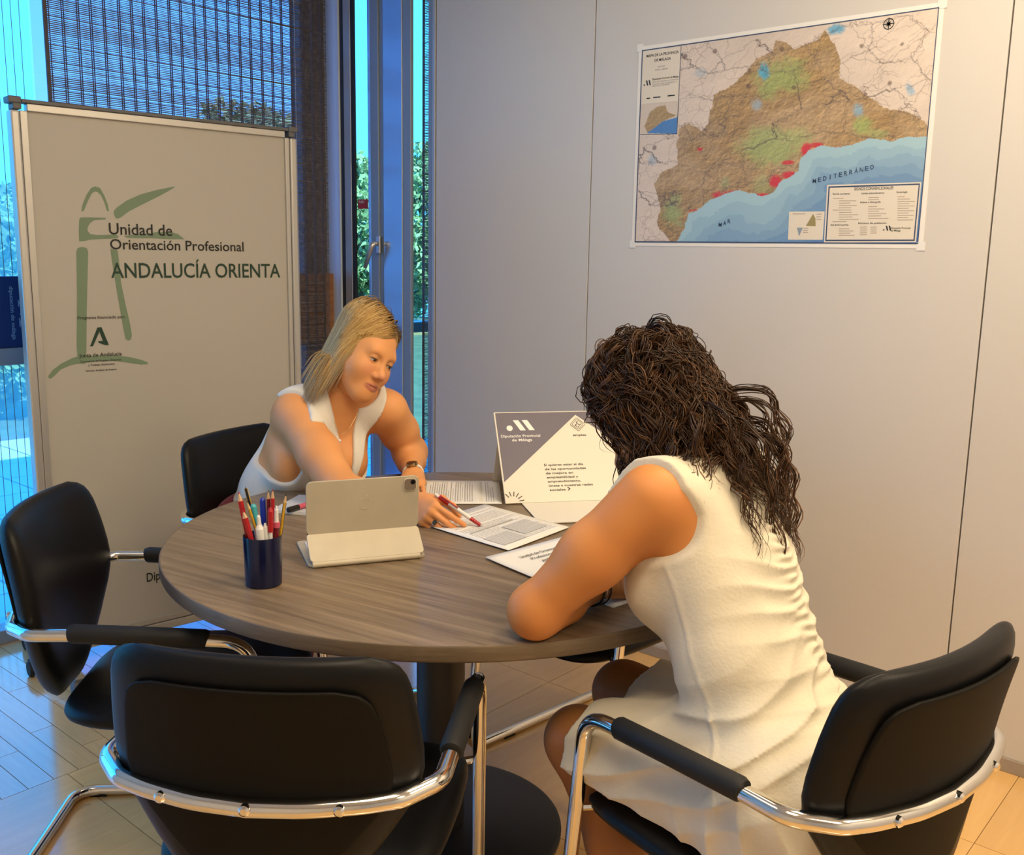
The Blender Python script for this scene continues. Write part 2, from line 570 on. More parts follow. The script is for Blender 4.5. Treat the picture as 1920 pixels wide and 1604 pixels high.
wbox('wood_panel', 2.60, -0.10, 0.995, 2.86, -0.05, 1.304, M['brownpanel'], win)

# ---- glazed infill between partition and facade
inf = struct(empty('window_2', (XW, 2.854, 0)))
Y0 = 2.854
def ibox(name, y0, y1, z0, z1, m, x0=0.0, x1=0.08, bev=0.003):
    q = MB(); q.box((x0, y0 - Y0, z0), (x1, y1 - Y0, z1)); return q.build(name, m, inf, bevel=bev)
ibox('post', 3.430, 3.530, 0, 2.75, M['framewhite'], -0.004, 0.025)
ibox('gasket', 3.404, 3.430, 0, 2.75, M['framedark'], 0.004, 0.02, 0)
ibox('post', 3.358, 3.404, 0, 2.75, M['alu'], 0.0, 0.02)
ibox('gasket', 3.340, 3.358, 0, 2.75, M['framedark'], 0.002, 0.015, 0)
ibox('stile', 3.182, 3.232, 0, 2.75, M['frame'], 0.0, 0.02)
ibox('glazing_bead', 3.232, 3.251, 0, 2.75, M['aluglossy'], 0.002, 0.018)
ibox('groove', 3.148, 3.182, 0, 2.75, M['frame'], 0.008, 0.02, 0)
ibox('stile', 3.033, 3.148, 0, 2.75, M['aluglossy'], -0.004, 0.022)
ibox('stile', 2.985, 3.033, 0, 2.75, M['frame'], 0.000, 0.018)
ibox('edge_post', 2.860, 2.884, 0, 2.75, M['frame'], 0.0, 0.06)
for y0, y1 in ((3.251, 3.340), (2.884, 2.985)):
    q = MB(); q.add([(0.012, y0 - Y0, 0.0), (0.012, y1 - Y0, 0.0), (0.012, y1 - Y0, 2.75), (0.012, y0 - Y0, 2.75)], [(0, 1, 2, 3)])
    q.build('glass_pane', M['glass'], inf)
q = MB()
q.box((-0.010, 3.168 - Y0, 1.395), (0.0, 3.192 - Y0, 1.470))
hnd = q.build('handle_plate', M['silver'], inf, bevel=0.004)
q = MB()
q.tube([(-0.010, 3.178 - Y0, 1.437), (-0.040, 3.172 - Y0, 1.437)], 0.009, 12)
q.tube(fillet_path([(-0.040, 3.166 - Y0, 1.442), (-0.050, 3.172 - Y0, 1.425), (-0.050, 3.215 - Y0, 1.335)], 0.01), [0.011] * 8 + [0.008], 12)
q.build('handle_lever', M['silver'], inf, smooth=True)
q = MB(); q.box((0.008, 3.262 - Y0, 1.585), (0.011, 3.326 - Y0, 1.625))
stk = q.build('warning_sticker', M['stickerred'], inf)
fr = ((XW + 0.008, 3.322, 1.588), (0, -1, 0), (0, 0, 1), (-1, 0, 0))
for o in (lettering('PUSH', 0.004, 0.021, 0.034, 0.010, fr, M['white'], None), ):
    o.parent = inf; o.matrix_parent_inverse = Matrix.Translation((-XW, -Y0, 0))

# ---- bamboo blinds: slats and cords joined, far too fine to pick apart
def blind(name, label, x0, x1, y, z0, z1, along='x', pitch=0.0062, h=0.0034, cords=0.050):
    t = thing(name, label, 'blind', (0, 0, 0))
    q = MB()
    rnd = random.Random(3)
    z = z0
    while z < z1:
        hh = h * rnd.uniform(0.6, 1.25)
        if rnd.random() < 0.03: hh *= 1.5
        dz = rnd.uniform(-0.0012, 0.0012)
        if along == 'x':
            q.add([(x0, y, z), (x1, y, z + dz), (x1, y, z + dz + hh), (x0, y, z + hh), (x0, y + .002, z), (x1, y + .002, z + dz), (x1, y + .002, z + dz + hh), (x0, y + .002, z + hh)],
                  [(0, 1, 2, 3), (5, 4, 7, 6), (3, 2, 6, 7), (1, 0, 4, 5)])
        else:
            q.add([(y, x0, z), (y, x1, z), (y, x1, z + hh), (y, x0, z + hh), (y + .002, x0, z), (y + .002, x1, z), (y + .002, x1, z + hh), (y + .002, x0, z + hh)],
                  [(0, 1, 2, 3), (5, 4, 7, 6), (3, 2, 6, 7), (1, 0, 4, 5)])
        z += pitch
    o = q.build('slats', M['bamboo'], t, recalc=False); o['kind'] = 'stuff'
    q = MB()
    n = int((x1 - x0) / cords)
    for i in range(n + 1):
        x = x0 + 0.01 + i * cords + rnd.uniform(-.004, .004)
        for dx in (0, 0.007):
            if along == 'x': q.box((x + dx, y - .0022, z0), (x + dx + .0013, y + .0042, z1))
            else: q.box((y - .002, x + dx, z0), (y + .004, x + dx + .002, z1))
    o = q.build('cords', M['cordm'], t); o['kind'] = 'stuff'
    q = MB()
    if along == 'x':
        q.box((x0 - 0.002, y - .003, z0), (x0 + 0.010, y + .005, z1))
        q.box((x0, y - .006, z0 - .012), (x1, y + .008, z0))
    else:
        q.box((y - .003, x0, z0 - .012), (y + .005, x1, z0))
    q.build('hem', M['cordm'], t)
    return t
bl = blind('bamboo_blind', 'long bamboo slat blind covering the window behind the whiteboard', 1.573, 2.764, 3.455, 0.35, 2.60)
blind('bamboo_blind', 'narrow bamboo blind strip seen through glass beside the panelled wall', 2.884, 2.938, 2.842, 0.30, 2.60, along='y', cords=0.04)
q = MB()
for i in range(330):
    z = 0.9 + i * 0.0052
    q.lathe([(0.0003, z - .0017), (0.0018, z), (0.0003, z + .0017)], 5, (2.588, 3.438, 0))
ch = q.build('bead_chain', M['bead'], bl); ch['kind'] = 'stuff'
q = MB()
for i in range(40):
    x = 0.46 + i * 0.0277
    q.box((x, 3.5685, 0.05), (x + 0.0017, 3.570, 2.62))
o = q.build('threads', M['cordm'])
o['kind'] = 'stuff'
tcur = thing('sheer_screen', 'sheer screen with thin vertical threads left of the whiteboard', 'curtain', (0, 0, 0))
o.parent = tcur; o.name = 'threads'
q = MB(); q.add([(0.44, 3.572, 0.05), (1.572, 3.572, 0.05), (1.572, 3.572, 2.62), (0.44, 3.572, 2.62)], [(0, 1, 2, 3)]); q.build('fabric', M['sheer'], tcur)

# ---- navy sign standing on the transom
sg = thing('navy_sign', 'navy blue sign with sideways lettering standing on the window transom', 'sign', (1.45, 3.545, 1.050))
q = MB(); q.box((-0.45, -0.012, 0), (0.10, 0.012, 0.247)); q.build('sign_board', M['navysign'], sg, bevel=0.002)
fr = ((-0.022, -0.012, 0.213), (0, 0, -1), (1, 0, 0), (0, -1, 0))
lettering('diputación de málaga', 0, 0, 0.185, 0.013, fr, M['signtext'], sg)
fr = ((0.004, -0.012, 0.165), (0, 0, -1), (1, 0, 0), (0, -1, 0))
def poly2(parts, frame, m, parent, name='emblem', lift=0.0006):
    v, f = [], []
    for p in parts:
        o = len(v); v += list(p); f.append(tuple(range(o, o + len(p))))
    return mk(name, on_plane(v, *frame, lift), f, m, parent, recalc=False)
poly2([[(0, 0), (.022, 0), (.022, .004), (.013, .004), (.013, .030), (.022, .030), (.022, .034), (.008, .034), (.008, .004), (0, .004)],
       [(.012, .034), (.022, .034), (.047, .008), (.047, .015)],
       [(.047, .008), (.072, .034), (.080, .034), (.047, .001)],
       [(.066, .034), (.094, .034), (.094, .030), (.086, .030), (.086, .004), (.094, .004), (.094, 0), (.062, 0), (.062, .004), (.072, .004), (.072, .030), (.066, .030)]], fr, M['signtext'], sg)

# ---- outside: terrace, ground, plants
b = MB(); b.box((-6, 3.64, -0.12), (16, 40, -0.06)); gr = struct(b.build('ground_outside', M['lawn']))
b = MB(); b.box((-2.2, 3.64, -0.06), (5.2, 7.6, -0.03)); ter = struct(b.build('terrace', M['joint']))
for i in range(18):
    for j in range(9):
        piece('paver', -2.0 + i * .4, 3.66 + j * .42, -1.6 + i * .4, 4.08 + j * .42, M['paver'], ter, z=-0.02, g=0.006)
def foliage(n, cen, rad, size, seed, m, parent, name='foliage'):
    g = np.random.default_rng(seed)
    u = g.normal(size=(n, 3)); u /= np.linalg.norm(u, axis=1)[:, None]
    blob = g.normal(size=(26, 3)); blob /= np.linalg.norm(blob, axis=1)[:, None]
    bump = 0.72 + 0.38 * np.max(np.clip(u @ blob.T, 0, 1) ** 9, axis=1)
    r = bump * g.uniform(0.55, 1.0, n) ** 0.5
    P = np.array(cen) + u * r[:, None] * np.array(rad)
    d1 = g.normal(size=(n, 3)); d1 /= np.linalg.norm(d1, axis=1)[:, None]
    d2 = np.cross(d1, g.normal(size=(n, 3))); d2 /= np.linalg.norm(d2, axis=1)[:, None]
    s = size * g.uniform(0.6, 1.4, n)[:, None]
    V = np.stack([P - d1 * s, P + d2 * s * .45, P + d1 * s, P - d2 * s * .45], 1).reshape(-1, 3)
    F = np.arange(n * 4).reshape(n, 4)
    o = mk(name, V, F, m, parent, recalc=False); o['kind'] = 'stuff'
    return o
def tree(x, y, h, r, seed, label, m='leaf'):
    t = thing('tree', label, 'tree', (x, y, -0.06), 0, None)
    q = MB(); q.tube([(0, 0, 0), (0.05, 0.02, h * .3), (-0.03, 0.04, h * .62)], [0.13, 0.1, 0.05], 8); q.build('trunk', M['bark'], t, smooth=True)
    foliage(9000, (0, 0, h * .60), (r, r, h * .40), 0.075, seed, M[m], t)
TR = [(2.2, 12.6, 2.5, 1.0, 'low tree outside at the left beyond the sheer screen'), (4.9, 11.6, 2.2, 0.9, 'second tree beyond the blind above the whiteboard'),
      (8.3, 12.2, 3.45, 1.3, 'tallest tree beyond the blind near its right edge'), (10.9, 12.9, 3.1, 1.0, 'yellow green tree seen past the window handle'),
      (13.4, 13.4, 3.5, 1.1, 'tree seen through the glass beside the panelled wall'), (16.2, 13.2, 4.0, 1.3, 'rightmost tree beyond the glazed strip'),
      (-0.6, 12.8, 2.6, 1.0, 'leftmost tree far beyond the sheer screen')]
for i, (x, y, h, r, lab) in enumerate(TR):
    tree(x, y, h, r, 20 + i, lab, 'leaf2' if i >= 3 else 'leaf')
for hx, lab in ((9.6, 'low clipped hedge outside past the window handle'), (13.6, 'low clipped hedge outside beyond the glazed strip'), (1.4, 'low clipped hedge far outside at the left')):
    t = thing('hedge', lab, 'hedge', (hx, 15.4, -.06))
    foliage(7000, (0, 0, .95), (2.0, .45, 1.0), 0.07, int(hx * 10), M['leaf2' if hx > 5 else 'leaf'], t)
    q = MB(); q.tube([(-.4, 0, 0), (-.4, 0, .5)], .04, 6); q.build('stem', M['bark'], t)
for i, (x, y, h, r, lab) in enumerate([(1.85, 8.4, 1.25, 0.40, 'green shrub outside below the navy sign'), (3.3, 8.6, 1.1, 0.5, 'rounded shrub outside behind the whiteboard'), (0.5, 8.5, 1.2, 0.45, 'shrub outside at the far left of the window'), (2.55, 8.0, 0.55, 0.16, 'low white flowering shrub beside the terrace')]):
    t = thing('shrub', lab, 'shrub', (x, y, -0.06))
    foliage(2600, (0, 0, h * .5), (r, r, h * .5), 0.05, 60 + i, M['leaf'], t)
    q = MB(); q.tube([(0, 0, 0), (0, 0, h * .4)], 0.02, 6); q.build('stem', M['bark'], t)
    if i == 3:
        foliage(500, (0, 0, h * .55), (r * 1.05, r * 1.05, h * .55), 0.03, 70, M['flower'], t, 'flowers')

# ================================================================== TABLE
TC = (1.628, 1.561); TZ = 0.735
tb = thing('round_table', 'round grey oak meeting table on a black pedestal with a disc foot', 'table', (TC[0], TC[1], 0), math.radians(-80))
q = MB(); q.lathe([(0.001, TZ - .030), (0.6765, TZ - .030), (0.6765, TZ), (0.001, TZ)], 128); tt = q.build('table_top', M['table'], tb, smooth='auto')
q = MB()
prof = [(0.6768, TZ - .031), (0.6790, TZ - .029), (0.6800, TZ - .026), (0.6800, TZ - .003), (0.6790, TZ - .0005), (0.6768, TZ + 0.0001)]
q.lathe([(0.676, TZ - .031)] + prof + [(0.676, TZ + .0001), (0.676, TZ - .031)], 128, caps=False); q.build('edge_band', M['tableedge'], tb, smooth='auto')
PR = Matrix.Rotation(math.radians(80), 4, 'Z'); POFF = PR @ Vector((1.56 - TC[0], 1.552 - TC[1], 0))
q = MB(); q.lathe([(0.001, 0.012), (0.058, 0.012), (0.058, TZ - .038), (0.30, TZ - .037), (0.30, TZ - .031), (0.001, TZ - .031)], 48, tuple(POFF)); q.build('pedestal', M['blackwood'], tb, smooth='auto')
q = MB(); q.lathe([(0.001, 0), (0.300, 0), (0.300, 0.010), (0.288, 0.016), (0.001, 0.020)], 64, tuple(POFF)); q.build('base_plate', M['blackwood'], tb, smooth='auto')

# ================================================================== CHAIRS
def back_w(v):
    """half width of the backrest over its height v (0 bottom .. 1 top)"""
    pts = [(0, .050), (.05, .078), (.15, .122), (.28, .170), (.42, .212), (.52, .232), (.60, .236), (.75, .230), (.88, .221), (.94, .213), (.975, .199), (1.0, .165)]
    for (a, wa), (b_, wb) in zip(pts, pts[1:]):
        if v <= b_:
            return wa + (wb - wa) * (v - a) / (b_ - a)
    return pts[-1][1]
def back_surface(shrink, thick, yoff, nv=22, nu=20, ztop=0.855, zbot=0.415, edge=0.5, eu=7):
    vs, fs = [], []
    H = ztop - zbot
    for side in (0, 1):
        for i in range(nv + 1):
            v = 0.5 - 0.5 * math.cos(math.pi * i / nv)
            w = back_w(v) - shrink
            zz = zbot + shrink + (H - 2 * shrink) * v
            for j in range(nu + 1):
                u = -math.cos(math.pi * j / nu)
                x = u * w
                bow = 0.85 * x * x
                lean = -0.050 * v * v
                m = (1 - abs(u) ** eu) * (1 - abs(2 * v - 1) ** 9)
                half = thick * max(m, 0) ** edge / 2
                y = yoff + bow + lean + (half if side == 0 else -half)
                vs.append((x, y, zz))
    n1 = (nv + 1) * (nu + 1)
    for i in range(nv):
        for j in range(nu):
            a = i * (nu + 1) + j
            fs.append((a, a + 1, a + nu + 2, a + nu + 1))
            fs.append((n1 + a, n1 + a + nu + 1, n1 + a + nu + 2, n1 + a + 1))
    def seam(a, c):
        fs.append((a, c, n1 + c, n1 + a))
    for j in range(nu):
        fs.append((j, n1 + j, n1 + j + 1, j + 1))
        a = nv * (nu + 1) + j
        fs.append((a, a + 1, n1 + a + 1, n1 + a))
    for i in range(nv):
        a = i * (nu + 1)
        fs.append((a, a + nu + 1, n1 + a + nu + 1, n1 + a))
        a = i * (nu + 1) + nu
        fs.append((a, n1 + a, n1 + a + nu + 1, a + nu + 1))
    return vs, fs
def merged(name, vs, fs, m, parent):
    o = mk(name, vs, fs, m, parent, smooth=True, recalc=False)
    bm = bmesh.new(); bm.from_mesh(o.data)
    bmesh.ops.remove_doubles(bm, verts=bm.verts, dist=0.0006)
    bmesh.ops.recalc_face_normals(bm, faces=bm.faces)
    bm.to_mesh(o.data); bm.free()
    o.data.polygons.foreach_set('use_smooth', [True] * len(o.data.polygons))
    return o
def make_chair(label):
    t = thing('meeting_chair', label, 'chair', group='black chairs around the table')
    # cantilever tube: one closed loop of chrome tube
    AZ = 0.640
    half = []
    half += [(0.0, -0.318, AZ - .008)]
    for x in (0.08, 0.16, 0.21): half.append((x, -0.318 + 0.95 * x * x, AZ - .008 + .15 * x * x))
    half += [(0.258, -0.225, AZ + .002), (0.258, -0.10, AZ), (0.254, 0.205, AZ - .022), (0.245, 0.275, 0.0135), (0.245, -0.345, 0.0135), (0.0, -0.345, 0.0135)]
    rad = [0, 0.3, 0.3, 0.05, 0.055, 0.1, 0.065, 0.055, 0.06, 0]
    right = half
    left = [(-x, y, z) for (x, y, z) in half[::-1]]
    loop = right + left[1:-1]
    rads = rad + rad[::-1][1:-1]
    q = MB(); q.tube(fillet_path(loop, rads, 7, True), 0.0135, 14, closed=True)
    q.build('tube_frame', M['chrome'], t, smooth=True)
    for s in (-1, 1):
        q = MB()
        q.tube([(s * 0.258, -0.145, AZ + .003), (s * 0.258, -0.138, AZ + .004), (s * 0.2565, 0.0, AZ - .004), (s * 0.2548, 0.118, AZ - .012), (s * 0.2547, 0.122, AZ - .013)], [0.017, 0.0195, 0.0195, 0.0195, 0.017], 16)
        q.build('armrest_pad', M['rubber'], t, smooth='auto')
        q = MB(); q.tube([(s * 0.250, 0.235, 0.425), (s * 0.19, 0.20, 0.425)], 0.0075, 8); q.build('seat_bracket', M['chrome'], t, smooth='auto')
        for yy in (0.12, -0.29):
            q = MB(); q.box((s * .245 - .012, yy - .022, 0.0), (s * .245 + .012, yy + .022, 0.016)); q.build('floor_glide', M['rubber'], t, bevel=0.003)
    q = MB(); q.tube([(-0.19, 0.20, 0.425), (0.19, 0.20, 0.425)], 0.009, 8); q.build('seat_crossbar', M['chrome'], t, smooth='auto')
    # seat cushion
    vs, fs = [], []
    nu = nv = 20
    for side in (0, 1):
        for i in range(nv + 1):
            v = -math.cos(math.pi * i / nv)
            for j in range(nu + 1):
                u = -math.cos(math.pi * j / nu)
                # square to rounded-rectangle (squircle) mapping
                r = 1.0 / (abs(u) ** 4 + abs(v) ** 4) ** 0.25 if (u or v) else 1
                mx = max(abs(u), abs(v))
                k_ = mx * r if (u or v) else 0
                uu, vv = (u * r * mx, v * r * mx) if (u or v) else (0, 0)
                x = uu * (0.244 - 0.012 * (vv < 0) * -vv)
                y = 0.033 + vv * 0.253
                rim = max(abs(uu) ** 4 + abs(vv) ** 4, 0) ** 0.25
                m = max(1 - rim ** 5, 0) ** 0.5
                z = 0.428 + (0.036 * m if side == 0 else -0.034 * m) - 0.02 * max(vv, 0) ** 4 + 0.008 * uu * uu
                vs.append((x, y, z))
    n1 = (nv + 1) * (nu + 1)
    for i in range(nv):
        for j in range(nu):
            a = i * (nu + 1) + j
            fs.append((a, a + 1, a + nu + 2, a + nu + 1))
            fs.append((n1 + a, n1 + a + nu + 1, n1 + a + nu + 2, n1 + a + 1))
    merged('seat', vs, fs, M['leather'], t)
    v_, f_ = back_surface(0.0, 0.060, -0.262)
    merged('backrest', v_, f_, M['leather'], t)
    v_, f_ = back_surface(0.038, 0.010, -0.2885, edge=0.12, nv=30, nu=26)
    merged('back_panel', v_, f_, M['shell'], t)
    for x in (-0.13, 0.0, 0.13):
        q = MB()
        y = -0.318 + 0.95 * x * x - 0.012
        q.tube([(x, y + 0.012, AZ - .004), (x, y - 0.002, AZ - .004), (x, y - 0.005, AZ - .004)], [0.0085, 0.0085, 0.005], 12)
        q.build('bolt', M['chrome'], t, smooth='auto')
    return t
def copy_tree(o, parent=None):
    c = o.copy(); COL.objects.link(c)
    if parent is not None: c.parent = parent
    for k_ in list(o.children): copy_tree(k_, c)
    return c
def put_chair(c, x, y, fx, fy, label):
    c.location = (x, y, 0); c.rotation_euler = (0, 0, math.atan2(-fx, fy)); c['label'] = label
chair0 = make_chair('')
CH = [(0.967, 1.261, .823, .568, 'empty black chair in the foreground with its back to the camera'),
      (1.483, 0.663, .22, .975, 'black chair holding the curly haired woman in white'),
      (1.098, 1.928, .71, -.704, 'empty black chair at the left between table and window'),
      (1.724, 2.283, .26, -.966, 'black chair behind the blonde woman in front of the whiteboard'),
      (2.115, 1.475, -.99, .10, 'black chair pushed under the far side of the table near the panelled wall')]
for i, a in enumerate(CH):
    put_chair(chair0 if i == 0 else copy_tree(chair0), *a)
# ================================================================== WHITEBOARD
wb = thing('whiteboard', 'mobile whiteboard with aluminium frame and green lighthouse print', 'whiteboard', (1.3077, 3.1432, 0), math.radians(-7.358))
BWd, BH = 0.967, 1.84
def bb(name, lo, hi, m, parent=wb, bevel=0.002):
    q = MB(); q.box(lo, hi); return q.build(name, m, parent, bevel=bevel)
bb('panel', (0.048, 0.004, 0.095), (0.924, 0.024, 1.808), M['boardpanel'], bevel=0)
bb('post', (0.0, -0.012, 0.05), (0.027, 0.036, 1.806), M['alu'], bevel=0.006)
bb('post', (0.940, -0.012, 0.05), (0.967, 0.036, 1.806), M['alu'], bevel=0.006)
bb('frame_stile', (0.0285, -0.006, 0.09), (0.050, 0.030, 1.806), M['alu'])
bb('frame_stile', (0.922, -0.006, 0.09), (0.9385, 0.030, 1.806), M['alu'])
bb('frame_rail', (0.050, -0.006, 1.806), (0.922, 0.030, 1.828), M['alu'])
bb('frame_rail', (0.050, -0.006, 0.085), (0.922, 0.030, 0.105), M['alu'])
bb('top_cap_strip', (0.035, -0.009, 1.829), (0.940, 0.033, 1.840), M['greyplastic'])
for s, x in ((0, -0.004), (1, 0.934)):
    q = MB(); q.box((x, -0.016, 1.826), (x + 0.037, 0.040, 1.846)); q.box((x + (0.012 if s == 0 else 0), -0.014, 1.808), (x + (0.037 if s == 0 else 0.025), 0.038, 1.827)); q.build('corner_cap', M['greyplastic'], wb, bevel=0.004)
bb('crossbar', (0.02, -0.005, 0.050), (0.945, 0.030, 0.082), M['alu'], bevel=0.006)
for x in (0.0135, 0.9535):
    q = MB(); q.tube(fillet_path([(x + .01, -0.25, 0.062), (x + .01, -0.10, 0.075), (x, 0.012, 0.085), (x, 0.26, 0.062)], 0.05), 0.014, 10); q.build('foot', M['silver'], wb, smooth='auto')
def caster(x, y, m, parent):
    q = MB()
    for dx in (-0.012, 0.012):
        q.lathe([(0.004, -0.009), (0.024, -0.009), (0.027, -0.004), (0.027, 0.004), (0.024, 0.009), (0.004, 0.009)], 20, (x + dx, y, 0.027), Matrix.Rotation(math.pi / 2, 4, 'Y'))
    c = q.build('caster', m, parent, smooth='auto')
    q = MB(); q.box((x - .018, y - .016, 0.03), (x + .018, y + .016, 0.058)); q.tube([(x, y, .055), (x, y, .07)], 0.008, 8)
    q.build('caster_fork', m, c, bevel=0.004)
caster(0.0235, -0.235, M['greyplastic'], wb); caster(0.0135, 0.25, M['rubber'], wb); caster(0.9535, 0.25, M['rubber'], wb); caster(0.9635, -0.235, M['rubber'], wb)
caster(-0.040, 0.004, M['rubber'], wb)
q = MB(); q.box((-0.045, -0.006, 0.060), (0.004, 0.014, 0.072)); q.build('caster_bracket', M['silver'], wb)
fr = ((0, 0.004, 0), (1, 0, 0), (0, 0, 1), (0, -1, 0))
LOGO = {
'arch': [(0.1942, 1.5145), (0.1997, 1.5365), (0.2145, 1.5677), (0.2287, 1.5881), (0.2421, 1.5946), (0.2572, 1.5897), (0.2692, 1.5684), (0.2788, 1.5402), (0.282, 1.5181), (0.2753, 1.5179), (0.268, 1.5463), (0.2582, 1.5678), (0.2477, 1.5774), (0.239, 1.5778), (0.2299, 1.5707), (0.2177, 1.5483), (0.2053, 1.5215), (0.2014, 1.5139)],
'sail': [(0.2971, 1.5076), (0.2968, 1.5188), (0.3074, 1.5304), (0.3404, 1.5542), (0.3876, 1.5769), (0.4448, 1.5945), (0.508, 1.61), (0.4979, 1.6011), (0.4534, 1.5758), (0.3953, 1.5456), (0.3478, 1.5209), (0.3193, 1.4995), (0.3077, 1.4946), (0.3011, 1.4975)],
'cap': [(0.1859, 1.4836), (0.1886, 1.4933), (0.1995, 1.495), (0.2697, 1.4963), (0.2694, 1.491), (0.2339, 1.4875), (0.2202, 1.4782), (0.2116, 1.4647), (0.2101, 1.4536), (0.2182, 1.4428), (0.24, 1.4403), (0.2982, 1.4436), (0.3079, 1.4394), (0.3057, 1.4316), (0.2615, 1.4284), (0.2172, 1.4251), (0.1995, 1.4203), (0.1821, 1.4186), (0.1828, 1.4529)],
'sail2': [(0.3252, 1.4389), (0.3438, 1.443), (0.3998, 1.4477), (0.4382, 1.4556), (0.4865, 1.457), (0.5107, 1.4506), (0.5322, 1.4337), (0.4854, 1.4327), (0.4134, 1.4342), (0.3617, 1.433), (0.3341, 1.4346)],
'lpost': [(0.1716, 1.3867), (0.1765, 1.3978), (0.1897, 1.4016), (0.2047, 1.3983), (0.2084, 1.3873), (0.2041, 1.3338), (0.1932, 1.1992), (0.184, 1.0631), (0.1787, 1.0245), (0.1546, 1.0259), (0.1547, 1.0874), (0.1653, 1.2447)],
'rpost': [(0.2799, 1.3973), (0.3023, 1.3932), (0.3051, 1.3615), (0.3081, 1.2885), (0.3183, 1.2193), (0.3309, 1.1493), (0.335, 1.1116), (0.3315, 1.0977), (0.3219, 1.0934), (0.313, 1.1009), (0.3072, 1.1408), (0.296, 1.2336), (0.2868, 1.316), (0.2816, 1.3703)],
'base': [(0.0624, 0.9934), (0.0761, 1.0105), (0.1028, 1.0291), (0.1383, 1.0451), (0.156, 1.0501), (0.2225, 1.0496), (0.2768, 1.0465), (0.3228, 1.0383), (0.3647, 1.0259), (0.3844, 1.0166), (0.3831, 1.0105), (0.3592, 1.011), (0.3218, 1.019), (0.2758, 1.0279), (0.2214, 1.0311), (0.1635, 1.0277), (0.1326, 1.0227), (0.1017, 1.0111), (0.0791, 0.99), (0.0681, 0.9831), (0.0619, 0.9854)]}
ALOGO = [(0.1966, 1.0808), (0.2232, 1.1415), (0.2366, 1.1424), (0.2573, 1.0825), (0.2468, 1.082), (0.2248, 1.0909), (0.2229, 1.097), (0.2386, 1.0963), (0.2291, 1.1275), (0.2064, 1.0813)]
for i, v in enumerate(LOGO.values()):
    poly2([v], fr, M['sage'], wb, 'emblem_stroke', 0.0004 + 0.00008 * i)
poly2([ALOGO], fr, M['inkgreen'], wb, 'emblem', 0.0012)
for a in (('Unidad de', .278, 1.444, .212, .0365, 'ink'), ('Orientación Profesional', .279, 1.396, .472, .033, 'ink'), ('ANDALUCÍA ORIENTA', .277, 1.303, .617, .049, 'inkgreen'),
          ('Programa financiado por:', .163, 1.170, .152, .0095, 'ink'), ('Junta de Andalucía', .160, 1.046, .138, .012, 'ink'),
          ('Consejería de Empleo, Empresa', .163, 1.029, .132, .0065, 'ink'), ('y Trabajo Autónomo', .187, 1.016, .086, .0065, 'ink'), ('Servicio Andaluz de Empleo', .179, .998, .100, .0055, 'ink'),
          ('Diputación', .343, .240, .150, .032, 'ink')):
    lettering(*a[:5], fr, M[a[5]], wb, 0.0013)

